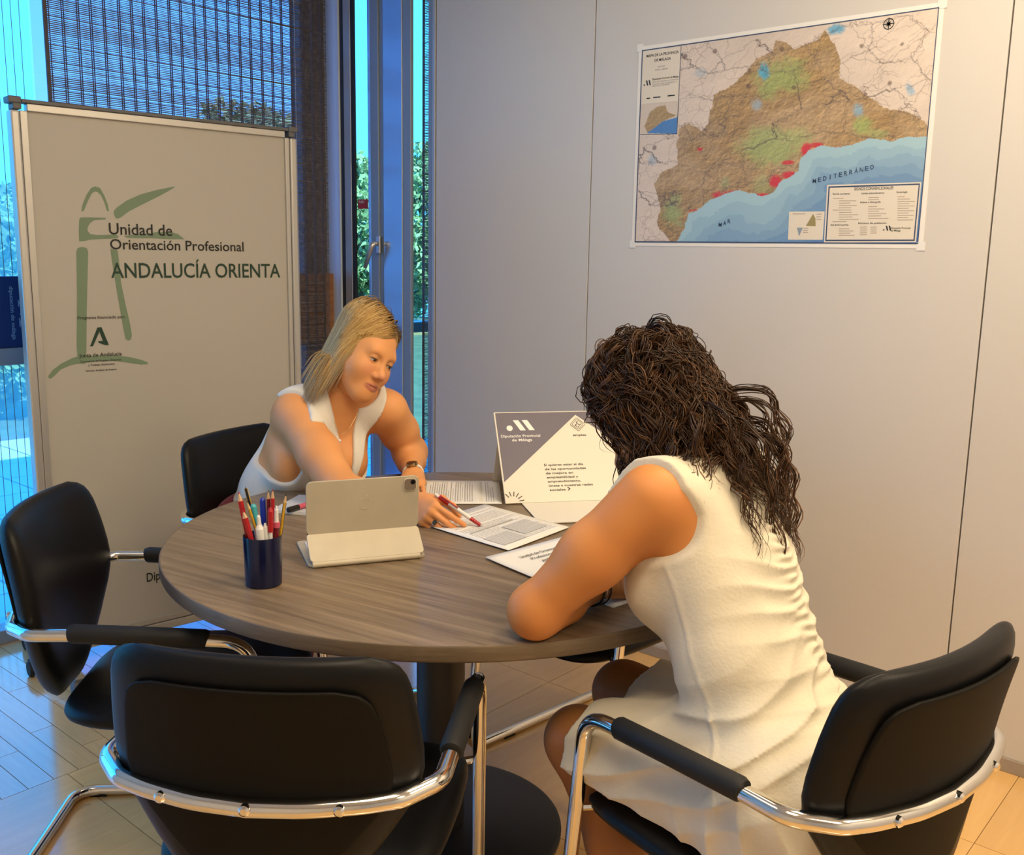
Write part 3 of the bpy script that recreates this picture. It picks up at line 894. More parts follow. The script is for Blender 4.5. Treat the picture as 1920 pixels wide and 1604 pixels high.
# ================================================================== WALL MAP
def make_map():
    Hh, Ww = 340, 514
    rng = np.random.default_rng(5)
    src = np.array([(135, 300), (1787, 30), (1690, 1350), (95, 1365)], float)
    dst = np.array([(0, 0), (1, 0), (1, 1), (0, 1)], float)
    A = []
    for (x, y), (u, v) in zip(src, dst):
        A.append([x, y, 1, 0, 0, 0, -u * x, -u * y]); A.append([0, 0, 0, x, y, 1, -v * x, -v * y])
    h = np.append(np.linalg.solve(np.array(A), dst.ravel()), 1).reshape(3, 3)
    def uv(p):
        p = np.asarray(p, float); q_ = np.c_[p, np.ones(len(p))] @ h.T
        return q_[:, :2] / q_[:, 2:]
    yy, xx = np.mgrid[0:Hh, 0:Ww]
    U_, V_ = (xx + .5) / Ww, (yy + .5) / Hh
    def inside(poly):
        P = uv(poly); r = np.zeros((Hh, Ww), bool)
        for (x1, y1), (x2, y2) in zip(P, np.roll(P, -1, 0)):
            c = (y1 > V_) != (y2 > V_)
            with np.errstate(divide='ignore', invalid='ignore'):
                r ^= c & (U_ < (x2 - x1) * (V_ - y1) / (y2 - y1) + x1)
        return r
    def fractal(beta, seed):
        g = np.random.default_rng(seed)
        fx = np.fft.fftfreq(Ww)[None, :] * Ww; fy = np.fft.fftfreq(Hh)[:, None] * Hh
        k_ = np.sqrt(fx ** 2 + fy ** 2); k_[0, 0] = 1
        s = np.fft.fft2(g.normal(size=(Hh, Ww))) / k_ ** beta
        r = np.real(np.fft.ifft2(s)); return (r - r.mean()) / r.std()
    def lin(c): return np.array([(x / 255) ** 2.2 for x in c])
    n1, n2, n3 = fractal(1.35, 1), fractal(1.0, 2), fractal(1.6, 3)
    warp = fractal(1.5, 9) * .006
    U0, V0 = U_.copy(), V_.copy()
    U_ += warp; V_ += fractal(1.5, 10) * .006
    coast = [(300, 1372), (330, 1350), (370, 1280), (400, 1200), (450, 1180), (520, 1135), (600, 1095), (680, 1070), (740, 1090), (800, 1095), (860, 1070), (890, 1020), (950, 990), (1000, 950), (1020, 900), (1060, 840), (1120, 815), (1200, 825), (1300, 815), (1400, 770), (1530, 780), (1620, 745), (1735, 750)]
    prov = [(290, 1345), (230, 1250), (260, 1180), (215, 1040), (250, 980), (330, 930), (340, 860), (350, 730), (400, 700), (470, 740), (510, 700), (520, 540), (640, 480), (730, 390), (760, 330), (860, 290), (870, 230), (930, 240), (990, 280), (1060, 240), (1110, 220), (1150, 165), (1215, 250), (1245, 330), (1240, 430), (1330, 480), (1420, 540), (1500, 590), (1600, 600), (1690, 650), (1725, 690), (1735, 760)] + coast[::-1][1:]
    sea = inside(coast + [(2000, 760), (2000, 1600), (300, 1600)])
    pr = inside(prov) & ~sea
    def blob(c, r):
        C = uv([c])[0]; R = np.abs(uv([(c[0] + r[0], c[1])])[0][0] - C[0]), np.abs(uv([(c[0], c[1] + r[1])])[0][1] - C[1])
        return np.clip(1.25 - np.sqrt(((U_ - C[0]) / R[0]) ** 2 + ((V_ - C[1]) / R[1]) ** 2) + .16 * n2, 0, 1)
    img = np.ones((Hh, Ww, 3)) * lin((212, 197, 184)) * (1 + .035 * n3 + .02 * n1)[..., None]
    gx, gy = np.gradient(n1, axis=1), np.gradient(n1, axis=0)
    hs = np.clip((gx + gy) * 3.0, -1.6, 1.6)
    brown = lin((158, 130, 88)) * (1 + .10 * n3 + .40 * hs)[..., None]
    pale = lin((188, 162, 128))
    w = np.clip(.35 - .35 * n3 - .2, 0, .6)[..., None]
    brown = brown * (1 - w) + pale * w * (1 + .2 * hs)[..., None]
    img[pr] = brown[pr]
    img[~pr & ~sea] *= (1 + .05 * hs)[~pr & ~sea][:, None]
    for c, r, col, k_ in (((900, 440), (140, 95), (150, 165, 98), .8), ((830, 820), (170, 100), (150, 168, 105), .75), ((1345, 700), (60, 60), (152, 170, 100), .8), ((325, 1190), (55, 95), (150, 168, 110), .75), ((830, 530), (70, 60), (150, 165, 100), .6), ((1000, 760), (60, 50), (160, 170, 110), .5), ((800, 1040), (50, 60), (155, 165, 110), .5), ((600, 1030), (40, 40), (150, 165, 120), .5),
                          ((1440, 740), (60, 30), (155, 168, 110), .6), ((810, 405), (28, 42), (95, 165, 190), 1), ((765, 600), (38, 42), (150, 165, 175), .9), ((1330, 610), (28, 34), (130, 165, 185), .9), ((1215, 160), (50, 26), (110, 165, 195), 1), ((1630, 475), (26, 34), (150, 175, 195), .9), ((450, 425), (30, 22), (165, 180, 190), .6), ((190, 905), (20, 30), (150, 175, 195), .6)):
        a = (np.clip(blob(c, r) * 1.6, 0, 1) * k_ * (~sea))[..., None]
        img = img * (1 - a) + lin(col) * (1 + .18 * hs)[..., None] * a
    # sea bands from the coast
    P = uv(coast); dm = np.full((Hh, Ww), 9.0)
    for (x1, y1), (x2, y2) in zip(P, P[1:]):
        d = np.array([x2 - x1, (y2 - y1) * .66]); px, py = U_ - x1, (V_ - y1) * .66
        t = np.clip((px * d[0] + py * d[1]) / (d @ d), 0, 1)
        dm = np.minimum(dm, np.hypot(px - t * d[0], py - t * d[1]))
    dd = dm + .012 * n3
    lev = np.interp(np.floor(dd / .03) * .03, [0, .05, .12, .24, .36], [0, .28, .6, .88, 1])[..., None]
    scol = lin((158, 192, 206)) * (1 - lev) + lin((62, 104, 168)) * lev
    img[sea] = scol[sea]
    U_, V_ = U0, V0
    # roads
    def stamp(pts, col, a, wd=1):
        for (x1, y1), (x2, y2) in zip(pts, pts[1:]):
            n = int(max(abs(x2 - x1) * Ww, abs(y2 - y1) * Hh)) * 2 + 2
            xs = (np.linspace(x1, x2, n) * Ww).astype(int); ys = (np.linspace(y1, y2, n) * Hh).astype(int)
            for ox in range(wd):
                for oy in range(wd):
                    ok = (xs + ox >= 0) & (xs + ox < Ww) & (ys + oy >= 0) & (ys + oy < Hh)
                    yi, xi = ys[ok] + oy, xs[ok] + ox
                    m_ = ~sea[yi, xi]
                    img[yi[m_], xi[m_]] = img[yi[m_], xi[m_]] * (1 - a) + lin(col) * a
    g = rng
    nodes = (np.stack(np.meshgrid(np.arange(13), np.arange(9)), -1).reshape(-1, 2) + .5 + g.uniform(-.42, .42, (117, 2))) / (13, 9)
    for i in range(len(nodes)):
        d = np.hypot(*(nodes - nodes[i]).T); order = np.argsort(d)[1:4]
        for j in order:
            p, q_ = nodes[i], nodes[j]; pts = [p]
            for s in np.linspace(.12, .88, 7):
                pts.append(p + (q_ - p) * s + g.normal(size=2) * .006)
            pts.append(q_)
            inp = False
            stamp(pts, (96, 84, 78), .40, 1 if g.random() < .92 else 2)
    for _ in range(260):
        p = g.uniform(0, 1, 2); a0 = g.uniform(0, 6.28); pts = [p]
        for s in range(g.integers(4, 10)):
            a0 += g.normal() * .6; p = p + np.array([math.cos(a0), math.sin(a0) * 1.4]) * .012; pts.append(p)
        stamp(pts, (120, 104, 92), .30)
    for c, r in (((590, 1090), (70, 26)), ((650, 1072), (40, 16)), ((800, 1088), (60, 12)), ((880, 1010), (40, 40)), ((960, 975), (50, 24)), ((1050, 835), (32, 46)), ((1105, 806), (50, 16)), ((1230, 820), (60, 8)), ((1400, 776), (40, 10)), ((460, 838), (20, 14)), ((950, 905), (40, 14)), ((430, 1180), (40, 10))):
        a = (np.clip(blob(c, r) * 2.2 - .35 - .35 * np.abs(n2), 0, 1) * (~sea) * .95)[..., None]
        img = img * (1 - a) + lin((196, 52, 62)) * a
    for c in ((540, 300), (1355, 255), (1345, 1), (730, 400), (725, 485), (980, 490), (910, 280), (1515, 455), (375, 330), (205, 835), (1380, 520), (1580, 240)):
        a = np.clip(blob(c, (13, 13)) * 2 - .2, 0, 1)[..., None] * .7 * (~sea)[..., None]
        img = img * (1 - a) + lin((100, 78, 66)) * a
    # insets
    def box(q_, col): 
        m_ = inside(q_); img[m_] = lin(col); return m_
    m_ = box([(132, 598), (350, 575), (330, 757), (126, 765)], (206, 192, 176))
    U_ += 0
    l = inside([(150, 720), (180, 640), (220, 610), (265, 600), (280, 640), (330, 655), (250, 690), (200, 740), (170, 760)]) & m_
    img[l] = (lin((165, 140, 98)) * (1 + .2 * hs)[..., None])[l]
    s_ = inside([(160, 757), (210, 722), (250, 690), (333, 665), (328, 757)]) & m_
    img[s_] = lin((84, 128, 186))
    img = np.clip(img, 0, 1)
    return img[::1, :, :], uv
mapimg, map_uv = make_map()
MY0, MZ0, MWd, MHt = 1.879, 2.070, 0.940, 0.621
wm = thing('wall_map', 'large printed province map taped to the panelled wall', 'map', (XW, MY0, MZ0))
q = MB(); q.box((-0.0012, 0.013, 0.012), (-0.0002, -MWd - 0.013, -MHt - 0.012)); q.build('paper_sheet', M['paper'], wm)
hh, ww = mapimg.shape[:2]
ii, jj = np.mgrid[0:hh, 0:ww]
VV = np.stack([np.full(hh * ww, -0.0016), -(jj.ravel() / (ww - 1)) * MWd, -(ii.ravel() / (hh - 1)) * MHt], 1)
a = (np.arange(hh - 1)[:, None] * ww + np.arange(ww - 1)[None]).ravel()
FF = np.stack([a, a + ww, a + ww + 1, a + 1], 1)
M['mapprint'] = vmat('map_print', rough=0.45)
def fastmesh(name, V, F, m, parent, col=None, smooth=False):
    me = bpy.data.meshes.new(name)
    nv, nf, k_ = len(V), len(F), F.shape[1]
    me.vertices.add(nv); me.vertices.foreach_set('co', np.asarray(V, np.float32).ravel())
    me.loops.add(nf * k_); me.loops.foreach_set('vertex_index', np.asarray(F, np.int32).ravel())
    me.polygons.add(nf); me.polygons.foreach_set('loop_start', np.arange(nf, dtype=np.int32) * k_)
    me.update(calc_edges=True)
    if col is not None:
        at = me.color_attributes.new('Col', 'FLOAT_COLOR', 'POINT')
        c4 = np.ones((nv, 4), np.float32); c4[:, :3] = col; at.data.foreach_set('color', c4.ravel())
    if smooth: me.polygons.foreach_set('use_smooth', [True] * nf)
    me.validate()
    me.materials.append(m)
    o = bpy.data.objects.new(name, me); COL.objects.link(o)
    if parent is not None: o.parent = parent
    return o
fastmesh('map_print', VV, FF, M['mapprint'], wm, mapimg.reshape(-1, 3))
mfr = ((-0.0016, 0, -MHt), (0, -MWd, 0), (0, 0, MHt), (-1, 0, 0))   # unit square frame, v up
mfr2 = ((-0.0016, 0, -MHt), (0, -1, 0), (0, 0, 1), (-1, 0, 0))       # metre frame, v up
def muv(p):
    r = map_uv(p); return [(x, 1 - y) for x, y in r]
def mquad(pts, m, name, lift): return poly2([muv(pts)], mfr, m, wm, name, lift)
M['cardprint'] = mat('map_legend_paper', (0.72, 0.66, 0.56), 0.6)
M['navyline'] = mat('map_blue_line', (0.03, 0.06, 0.14), 0.6)
mquad([(135, 300), (350, 275), (338, 575), (130, 598)], M['cardprint'], 'title_box', .0004)
mquad([(1172, 1027), (1703, 1002), (1678, 1340), (1157, 1350)], M['cardprint'], 'legend_box', .0004)
mquad([(1180, 1035), (1695, 1010), (1670, 1333), (1165, 1342)], M['navyline'], 'legend_border', .0005)
mquad([(1187, 1043), (1688, 1018), (1663, 1325), (1172, 1334)], M['cardprint'], 'legend_box', .0006)
mquad([(960, 1180), (1160, 1175), (1150, 1335), (955, 1337)], M['cardprint'], 'scale_box', .0004)
M['olive'] = mat('map_olive', (0.30, 0.25, 0.10), 0.6); M['slate'] = mat('map_slate', (0.25, 0.32, 0.40), 0.6)
mquad([(1055, 1258), (1095, 1190), (1108, 1215), (1110, 1258)], M['olive'], 'height_scale', .0006)
mquad([(1005, 1268), (1038, 1268), (1017, 1318)], M['slate'], 'depth_scale', .0006)
for p in ([(135, 300), (1787, 30), (1785, 36), (135, 306)], [(95, 1358), (1690, 1344), (1690, 1350), (95, 1365)], [(135, 300), (140, 300), (100, 1365), (95, 1365)], [(1782, 30), (1787, 30), (1690, 1350), (1685, 1350)], [(350, 275), (353, 275), (331, 760), (328, 760)], [(126, 763), (330, 755), (330, 758), (126, 766)]):
    mquad(p, M['navyline'], 'map_border', .0007)
def mtext(body, x0, y0, x1, y1, cap, m='ink', lift=.0009):
    (u0, v0), (u1, v1) = muv([(x0, y0), (x1, y1)])
    w = abs(u1 - u0) * MWd
    lettering(body, u0 * MWd, v0 * MHt, w, cap, mfr2, M[m], wm, lift)
mtext('MAPA DE LA PROVINCIA', 160, 340, 338, 320, .0085)
mtext('DE MÁLAGA', 205, 362, 295, 352, .0085)
mtext('AÑO 2023', 222, 394, 262, 390, .0045, 'inkgrey'); mtext('ESCALA 1:200.000', 208, 412, 276, 406, .0045, 'inkgrey')
mtext('Diputación Provincial de Málaga', 192, 464, 338, 446, .0055)
for k_, y in enumerate((478, 490, 500)): mtext(['Área de Gobierno y Asistencia', 'Técnica a los municipios y', 'Información Territorial'][k_], 192, y, [336, 330, 288][k_], y - 15, .0042, 'inkgrey')
mquad([(160, 562), (180, 560), (180, 567), (160, 569)], M['ink'], 'scale_bar', .0009); mquad([(198, 556), (238, 552), (238, 558), (198, 562)], M['ink'], 'scale_bar', .0009); mquad([(278, 545), (318, 541), (318, 547), (278, 552)], M['ink'], 'scale_bar', .0009)
def mlogo(x, y, s, parent=None):
    (u, v), = muv([(x, y)]); u *= MWd; v *= MHt
    pts = [[(u + s * .22 * math.cos(a), v + s * .2 + s * .2 * math.sin(a)) for a in np.linspace(0, 6.28, 12, endpoint=False)],
           [(u + s * .45, v + s * 1.3), (u + s * .85, v + s * 1.3), (u + s * 1.25, v), (u + s * .85, v)],
           [(u + s * 1.25, v + s * 1.3), (u + s * 1.65, v + s * 1.3), (u + s * 2.05, v), (u + s * 1.65, v)]]
    poly2(pts, mfr2, M['ink'], wm, 'emblem', .0009)
mlogo(148, 496, .0125); mlogo(1494, 1278, .0105)
mtext('SIGNOS CONVENCIONALES', 1325, 1055, 1545, 1045, .0085)
for (x0, y0, x1, y1, t) in ((1205, 1082, 1300, 1078, 'Red de carreteras'), (1365, 1076, 1495, 1070, 'Límites administrativos'), (1563, 1066, 1625, 1063, 'Simbología'), (1360, 1126, 1475, 1122, 'Relieve e Hidrografía'), (1195, 1255, 1295, 1252, 'Red de ferrocarriles'), (1350, 1243, 1510, 1238, 'Núcleos de población')):
    mtext(t, x0, y0, x1, y1, .0050)
lines = [(1240 if k_ % 5 else 1205, 1100 + 13 * k_, 60 + (k_ * 37) % 70) for k_ in range(11)] + [(1240, 1270 + 12 * k_, 60 + (k_ * 23) % 40) for k_ in range(4)] + [(1405, 1092 + 12 * k_, 60) for k_ in range(2)] + [(1405, 1143 + 13 * k_, 50 + (k_ * 41) % 70) for k_ in range(6)] + [(1570, 1085 + 13 * k_, 40 + (k_ * 29) % 60) for k_ in range(11)] + [(1360, 1258 + 11 * k_, 40) for k_ in range(5)] + [(1420, 1258 + 11 * k_, 35) for k_ in range(4)] + [(980, 1190, 70), (1115, 1190, 30), (1115, 1205, 25), (1115, 1220, 28), (1040, 1270, 30), (1040, 1282, 26), (1040, 1294, 28)]
pp = []
for x, y, w in lines: pp.append(muv([(x, y), (x + w, y - 2), (x + w, y + 2), (x, y + 4)]))
M['printtan'] = mat('faint_print', (0.42, 0.35, 0.28), 0.6)
o = poly2(pp, mfr, M['printtan'], wm, 'fine_print', .0008); o['kind'] = 'stuff'
mtext('Diputación Provincial', 1535, 1268, 1645, 1262, .0055); mtext('de Málaga', 1535, 1282, 1590, 1278, .0055)
# sea names, letters set one by one along a rising line
def spaced(word, x0, y0, x1, y1, cap):
    for k_, chh in enumerate(word):
        s = k_ / (len(word) - 1)
        x, y = x0 + (x1 - x0) * s, y0 + (y1 - y0) * s
        (u, v), = muv([(x, y)])
        lettering(chh, u * MWd + (.004 if chh == 'I' else 0), v * MHt, .0105 if chh != 'I' else .003, .0125, mfr2, M['navyline'], wm, .0009)
spaced('MEDITERRÁNEO', 1090, 1018, 1412, 936, .012); spaced('MAR', 565, 1270, 615, 1250, .01)
(u, v), = muv([(1506, 128)])
cx, cy = u * MWd, v * MHt
ring = [[(cx + r * math.cos(a), cy + r * math.sin(a)) for a in np.linspace(0, 6.2832, 28)] for r in (.0150, .0128)]
poly2([ring[0][i:i + 2] + ring[1][i:i + 2][::-1] for i in range(27)], mfr2, M['ink'], wm, 'compass_ring', .0009)
star = []
for k_ in range(8):
    a = k_ * math.pi / 4; L = .0195 if k_ % 2 == 0 else .011
    star.append([(cx + L * math.cos(a), cy + L * math.sin(a)), (cx + .003 * math.cos(a + .8), cy + .003 * math.sin(a + .8)), (cx, cy), (cx + .003 * math.cos(a - .8), cy + .003 * math.sin(a - .8))])
poly2(star, mfr2, M['ink'], wm, 'compass_star', .001)
for p in ((0.008, 0.008), (0.008, -MHt - 0.006), (-MWd - 0.008, -MHt - .006), (-MWd - .008, 0.008)):
    q = MB(); q.box((-.002, p[0] - .012, p[1] - .012), (-.0012, p[0] + .012, p[1] + .012)); q.build('tape', M['white'], wm)

# ================================================================== THINGS ON THE TABLE
def sheet(name, label, cat, corners, z, m=M['paper'], group=None, curl=0.0, th=0.0006):
    """a sheet of paper lying at z, given by its four corners"""
    c = [np.array(p, float) for p in corners]
    ctr = sum(c) / 4
    t = thing(name, label, cat, (ctr[0], ctr[1], z), 0, group)
    n = 10
    vs = []
    for i in range(n + 1):
        for j in range(n + 1):
            s, r = i / n, j / n
            p = (c[0] * (1 - s) + c[3] * s) * (1 - r) + (c[1] * (1 - s) + c[2] * s) * r - ctr
            vs.append((p[0], p[1], th + curl * (abs(2 * s - 1) ** 3 + abs(2 * r - 1) ** 3) * .5))
    fs = [(i * (n + 1) + j, i * (n + 1) + j + 1, (i + 1) * (n + 1) + j + 1, (i + 1) * (n + 1) + j) for i in range(n) for j in range(n)]
    if np.cross(np.append(c[1] - c[0], 0), np.append(c[3] - c[0], 0))[2] < 0: fs = [f__[::-1] for f__ in fs]
    o = mk('paper', vs, fs, m, t, smooth=True, recalc=False)
    so = o.modifiers.new('thickness', 'SOLIDIFY'); so.thickness = th; so.offset = -1
    e = c[1] - c[0]; U_ = e / np.linalg.norm(e)
    f_ = c[3] - c[0]; V_ = f_ / np.linalg.norm(f_)
    fr_ = ((*(c[0] - ctr), th + 0.0002 + curl * .8), (*U_, 0), (*V_, 0), (0, 0, 1))
    return t, fr_, np.linalg.norm(e), np.linalg.norm(f_)
def printed(t, fr_, w, h, rows, seed, m, lift=0.0004, blocks=()):
    g = random.Random(seed); parts = []
    for k_ in range(rows):
        y = h * (.93 - .86 * k_ / rows)
        if g.random() < .12: continue
        x0 = w * .08; x1 = w * (.92 if g.random() < .7 else g.uniform(.4, .85))
        x = x0
        while x < x1:
            l_ = g.uniform(.006, .02)
            parts.append([(x, y), (min(x + l_, x1), y), (min(x + l_, x1), y + .0016), (x, y + .0016)]); x += l_ + .003
    o = poly2(parts, fr_, m, t, 'printed_lines', lift); o['kind'] = 'stuff'
# stack of papers at the back
for k_, (dx, dy, lab) in enumerate(((0.012, -0.012, 'lower printed sheet of the two behind the writing hand'), (-0.028, 0.022, 'upper printed sheet of the two behind the writing hand'))):
    o0 = np.array((2.10 + dx, 1.873 + dy)); e1 = np.array((-.728, -.685)); e2 = np.array((-.685, .728))
    s_ = sheet('printed_sheet', lab, 'paper', (o0 + e1 * .27, o0, o0 + e2 * .20, o0 + e1 * .27 + e2 * .20), TZ + .0004 + .0012 * k_, curl=.001)
    printed(*s_, 26, 4 + k_, M['inkgrey'])
s_ = sheet('printed_sheet', 'printed form under the red pen of the blonde woman', 'paper', ((1.604, 1.382), (1.854, 1.399), (1.872, 1.700), (1.622, 1.688)), TZ + .003, curl=.0012)
printed(*s_, 30, 9, M['inkgrey'])
t, fr_, w_, h_ = s_
M['printpale'] = mat('pale_grey_print', (0.55, 0.54, 0.53), 0.7)
poly2([[(.02, .03), (.11, .03), (.11, .10), (.02, .10)], [(.125, .05), (.22, .05), (.22, .13), (.125, .13)], [(.03, .15), (.20, .15), (.20, .158), (.03, .158)]], fr_, M['printpale'], t, 'form_field', .0003)
s_ = sheet('folded_card', 'small white card with the printed programme name by the woman in white', 'card', ((1.492, 1.200), (1.732, 1.174), (1.7665, 1.3565), (1.527, 1.383)), TZ + .0035, curl=.002, th=.0012)
t, fr_, w_, h_ = s_
for a_ in (('Unidad de Orientación', .060, .128, .130, .012), ('Profesional', .075, .105, .070, .011), ('ANDALUCÍA ORIENTA', .085, .078, .125, .013)):
    lettering(*a_, fr_, M['ink'], t, .0006)
sheet('blank_sheet', 'white sheet under the forearm of the curly haired woman', 'paper', ((1.476, 1.003), (1.770, .965), (1.797, 1.172), (1.503, 1.211)), TZ + .0004)
ph = thing('phone', 'black phone lying on the table beside the white card', 'phone', (1.700, 1.095, TZ + .0032), math.radians(-34))
q = MB(); q.prism(rrect(.15, .074, .01), .008); q.build('body', M['black'], ph, bevel=.002)
q = MB(); q.prism(rrect(.142, .067, .008), .0006, Matrix.Translation((0, 0, .008))); q.build('glass_face', M['screen'], ph)
q = MB(); q.tube([(-.07, -.0375, .006), (.07, -.0375, .006)], .0012, 6); q.build('metal_edge', M['steel'], ph)
np_ = thing('notepad', 'white notepad partly hidden behind the tablet', 'notepad', (1.535, 2.030, TZ), math.radians(28))
q = MB(); q.box((-.085, -.060, 0), (.085, .060, .007)); q.build('page_block', M['paper'], np_, bevel=.001)
q = MB(); q.box((-.085, -.060, .007), (.085, .060, .0078)); q.build('cover_page', mat('pale_blue_page', (.55, .57, .60), .6), np_)
pk = thing('pink_marker', 'pink marker with black cap lying on the white notepad', 'marker', (1.505, 1.996, TZ + .0155), math.radians(8))
q = MB(); q.tube([(-.025, 0, 0), (.07, 0, 0)], .0068, 12); q.build('barrel', M['pink'], pk, smooth='auto')
q = MB(); q.tube([(-.062, 0, 0), (-.060, 0, 0), (-.025, 0, 0)], [.005, .0072, .0072], 12); q.build('cap', M['black'], pk, smooth='auto')

# ---- standing cardboard folder
FO = np.array([1.9146, 1.6621, TZ + .0046]); FU = np.array([.8016, -.5979, 0]); FV = np.array([.3803, .5099, .7716])
FN = np.cross(FU, FV)
FW, FH, FT = .385, .285, .006
fd = thing('folder_stand', 'propped cardboard folder printed in mauve and cream with white emblem', 'folder', tuple(FO), 0)
def fpt(u, v, n=0.0): return FU * u + FV * v + FN * n
q = MB()
q.add([fpt(u, v, n) for n in (-FT, 0) for (u, v) in ((0, 0), (FW, 0), (FW, FH), (0, FH))], [(3, 2, 1, 0), (4, 5, 6, 7), (0, 1, 5, 4), (1, 2, 6, 5), (2, 3, 7, 6), (3, 0, 4, 7)])
q.build('front_panel', M['cream'], fd, bevel=.001)
ffr = ((0, 0, 0), FU, FV, FN)
poly2([[(.004, .064), (.2385, .272), (.2385, .282), (.004, .282)], [(.2385, .272), (.381, .150), (.381, .282), (.2385, .282)]], ffr, M['purple'], fd, 'mauve_print', .0004)
s = .030
poly2([[(.040 + .009 * math.cos(a), .232 + .009 * math.sin(a)) for a in np.linspace(0, 6.28, 16, endpoint=False)], [(.052, .2575), (.068, .2575), (.086, .224), (.070, .224)][:4], [(.078, .2575), (.094, .2575), (.112, .224), (.096, .224)]], ffr, M['white'], fd, 'emblem', .0008)
for a_ in (('Diputación Provincial', .012, .2025, .113, .0085), ('de Málaga', .042, .1895, .058, .0085)): lettering(*a_, ffr, M['white'], fd, .0008)
for k_, (tx, w_) in enumerate((('Si quieres estar al día', .113), ('de las oportunidades', .118), ('de mejora en', .078), ('empleabilidad y', .090), ('emprendimiento,', .095), ('únete a nuestras redes', .126), ('sociales', .045))):
    lettering(tx, .1225 + .0009 * k_, .1095 - .0128 * k_, w_, .0065, ffr, M['ink'], fd, .0008)
poly2([[(.178, .0425), (.182, .0425), (.1875, .0375), (.182, .0325), (.178, .0325), (.1835, .0375)]], ffr, M['ink'], fd, 'arrow', .0008)
# rotated square badge and sunburst
c_ = (.2400, .2400)
def rot(p, a, c): return (c[0] + p[0] * math.cos(a) - p[1] * math.sin(a), c[1] + p[0] * math.sin(a) + p[1] * math.cos(a))
fr1 = []
for r in (.0165, .0125):
    o_, i_ = rrect(2 * r, 2 * r, .004, 3), rrect(2 * r - .0022, 2 * r - .0022, .003, 3)
    o_, i_ = [rot(p, .785, c_) for p in o_], [rot(p, .785, c_) for p in i_]
    n_ = len(o_); fr1 += [[o_[k_], o_[(k_ + 1) % n_], i_[(k_ + 1) % n_], i_[k_]] for k_ in range(n_)]
for (x0, y0, x1, y1) in ((-.008, .002, -.001, .004), (-.008, -.004, -.006, .004), (.001, -.007, .003, .007), (.003, .005, .008, .007), (.003, -.007, .008, -.005), (-.008, -.008, -.002, -.006)):
    fr1.append([rot(p, .785, c_) for p in ((x0, y0), (x1, y0), (x1, y1), (x0, y1))])
poly2(fr1, ffr, M['ink'], fd, 'badge', .0008)
lettering('emplea', .221, .202, .039, .0068, ffr, M['ink'], fd, .0008)
rays = []
for k_ in range(8):
    a = math.radians(8 + k_ * 24); d_ = (math.cos(a), math.sin(a)); n_ = (-d_[1], d_[0]); r0, r1, wd = .017, .031, .0011
    rays.append([(.022 + d_[0] * r + n_[0] * w, .004 + d_[1] * r + n_[1] * w) for r, w in ((r0, -wd), (r1, -wd), (r1, wd), (r0, wd))])
rays = [r for r in rays if all(p[0] > .002 and p[1] > .001 for p in r)]
poly2(rays, ffr, M['ink'], fd, 'sunburst', .0008)
q = MB(); q.add([(.040, -.035, .0), (.33, -.252, 0), (.185, -.36, 0), (.000, -.215, 0)][:0] + [tuple(FU * .045 + np.array([0, 0, -.0015])), tuple(FU * .36 + np.array([0, 0, -.0015])), tuple(FU * .36 + np.array([-.598, -.8016, 0]) * .20 + np.array([0, 0, -.0015])), tuple(FU * .045 + np.array([-.598, -.8016, 0]) * .20 + np.array([0, 0, -.0015]))], [(0, 1, 2, 3)])
o = q.build('bottom_flap', M['cream'], fd); so = o.modifiers.new('thickness', 'SOLIDIFY'); so.thickness = .002; so.offset = 0
q = MB(); B0 = FV * FH; q.add([tuple(FU * .02 + B0 * .97 + FN * -FT), tuple(FU * (FW - .02) + B0 * .97 + FN * -FT), tuple(FU * (FW - .02) + np.array([.598, .8016, 0]) * .275 + np.array([0, 0, -.003])), tuple(FU * .02 + np.array([.598, .8016, 0]) * .275 + np.array([0, 0, -.003]))], [(0, 1, 2, 3)])
o = q.build('rear_strut', M['cream'], fd); so = o.modifiers.new('thickness', 'SOLIDIFY'); so.thickness = .002

# ---- tablet in folio
ip = thing('tablet', 'tablet standing in a greige keyboard folio with its back to the camera', 'tablet', (1.222, 1.605, TZ), math.atan2(-.485, .875))
IW = .2497
def slab(profile, x0, x1, m, name, parent, r=.0, th=.006):
    """a rounded plate swept between two profile points (s,z)"""
    (s0, z0), (s1, z1) = profile
    d_ = Vector((0, s1 - s0, z1 - z0)); L = d_.length; d_.normalize(); n_ = Vector((1, 0, 0)).cross(d_)
    mt = Matrix((Vector((1, 0, 0)), d_, n_)).transposed().to_4x4(); mt.translation = Vector(((x0 + x1) / 2, (s0 + s1) / 2, (z0 + z1) / 2))
    q_ = MB(); q_.prism(rrect(x1 - x0, L, r, 5), th, mt)
    return q_.build(name, m, parent, bevel=.0012), mt, L
slab(((0.008, .0005), (0.195, .0005)), -.004, IW + .004, M['ipad'], 'keyboard_base', ip, .012, .006)
q = MB(); 
for r_ in range(5):
    for c2 in range(12):
        q.box((.012 + c2 * .0187, .085 + r_ * .0185, .0065), (.028 + c2 * .0187, .1005 + r_ * .0185, .0085))
o = q.build('keys', M['white'], ip); o['kind'] = 'stuff'
q = MB(); q.tube([(.004, 0.006, .0072), (IW - .010, 0.006, .0072)], .0068, 12); q.build('hinge_spine', M['ipadlit'], ip, smooth='auto')
slab(((0.006, .010), (0.066, .0565)), 0, IW, M['ipadlit'], 'lower_flap', ip, .010, .005)
up, mt, L = slab(((0.0655, .0565), (0.056, .178)), 0, IW, M['ipad'], 'back_cover', ip, .013, .005)
slab(((0.0735, .026), (0.0625, .176)), .003, IW - .003, M['screen'], 'tablet_body', ip, .011, .0060)
def on_up(x, y, n=0): return mt @ Vector((x - IW / 2, y - L / 2, n))
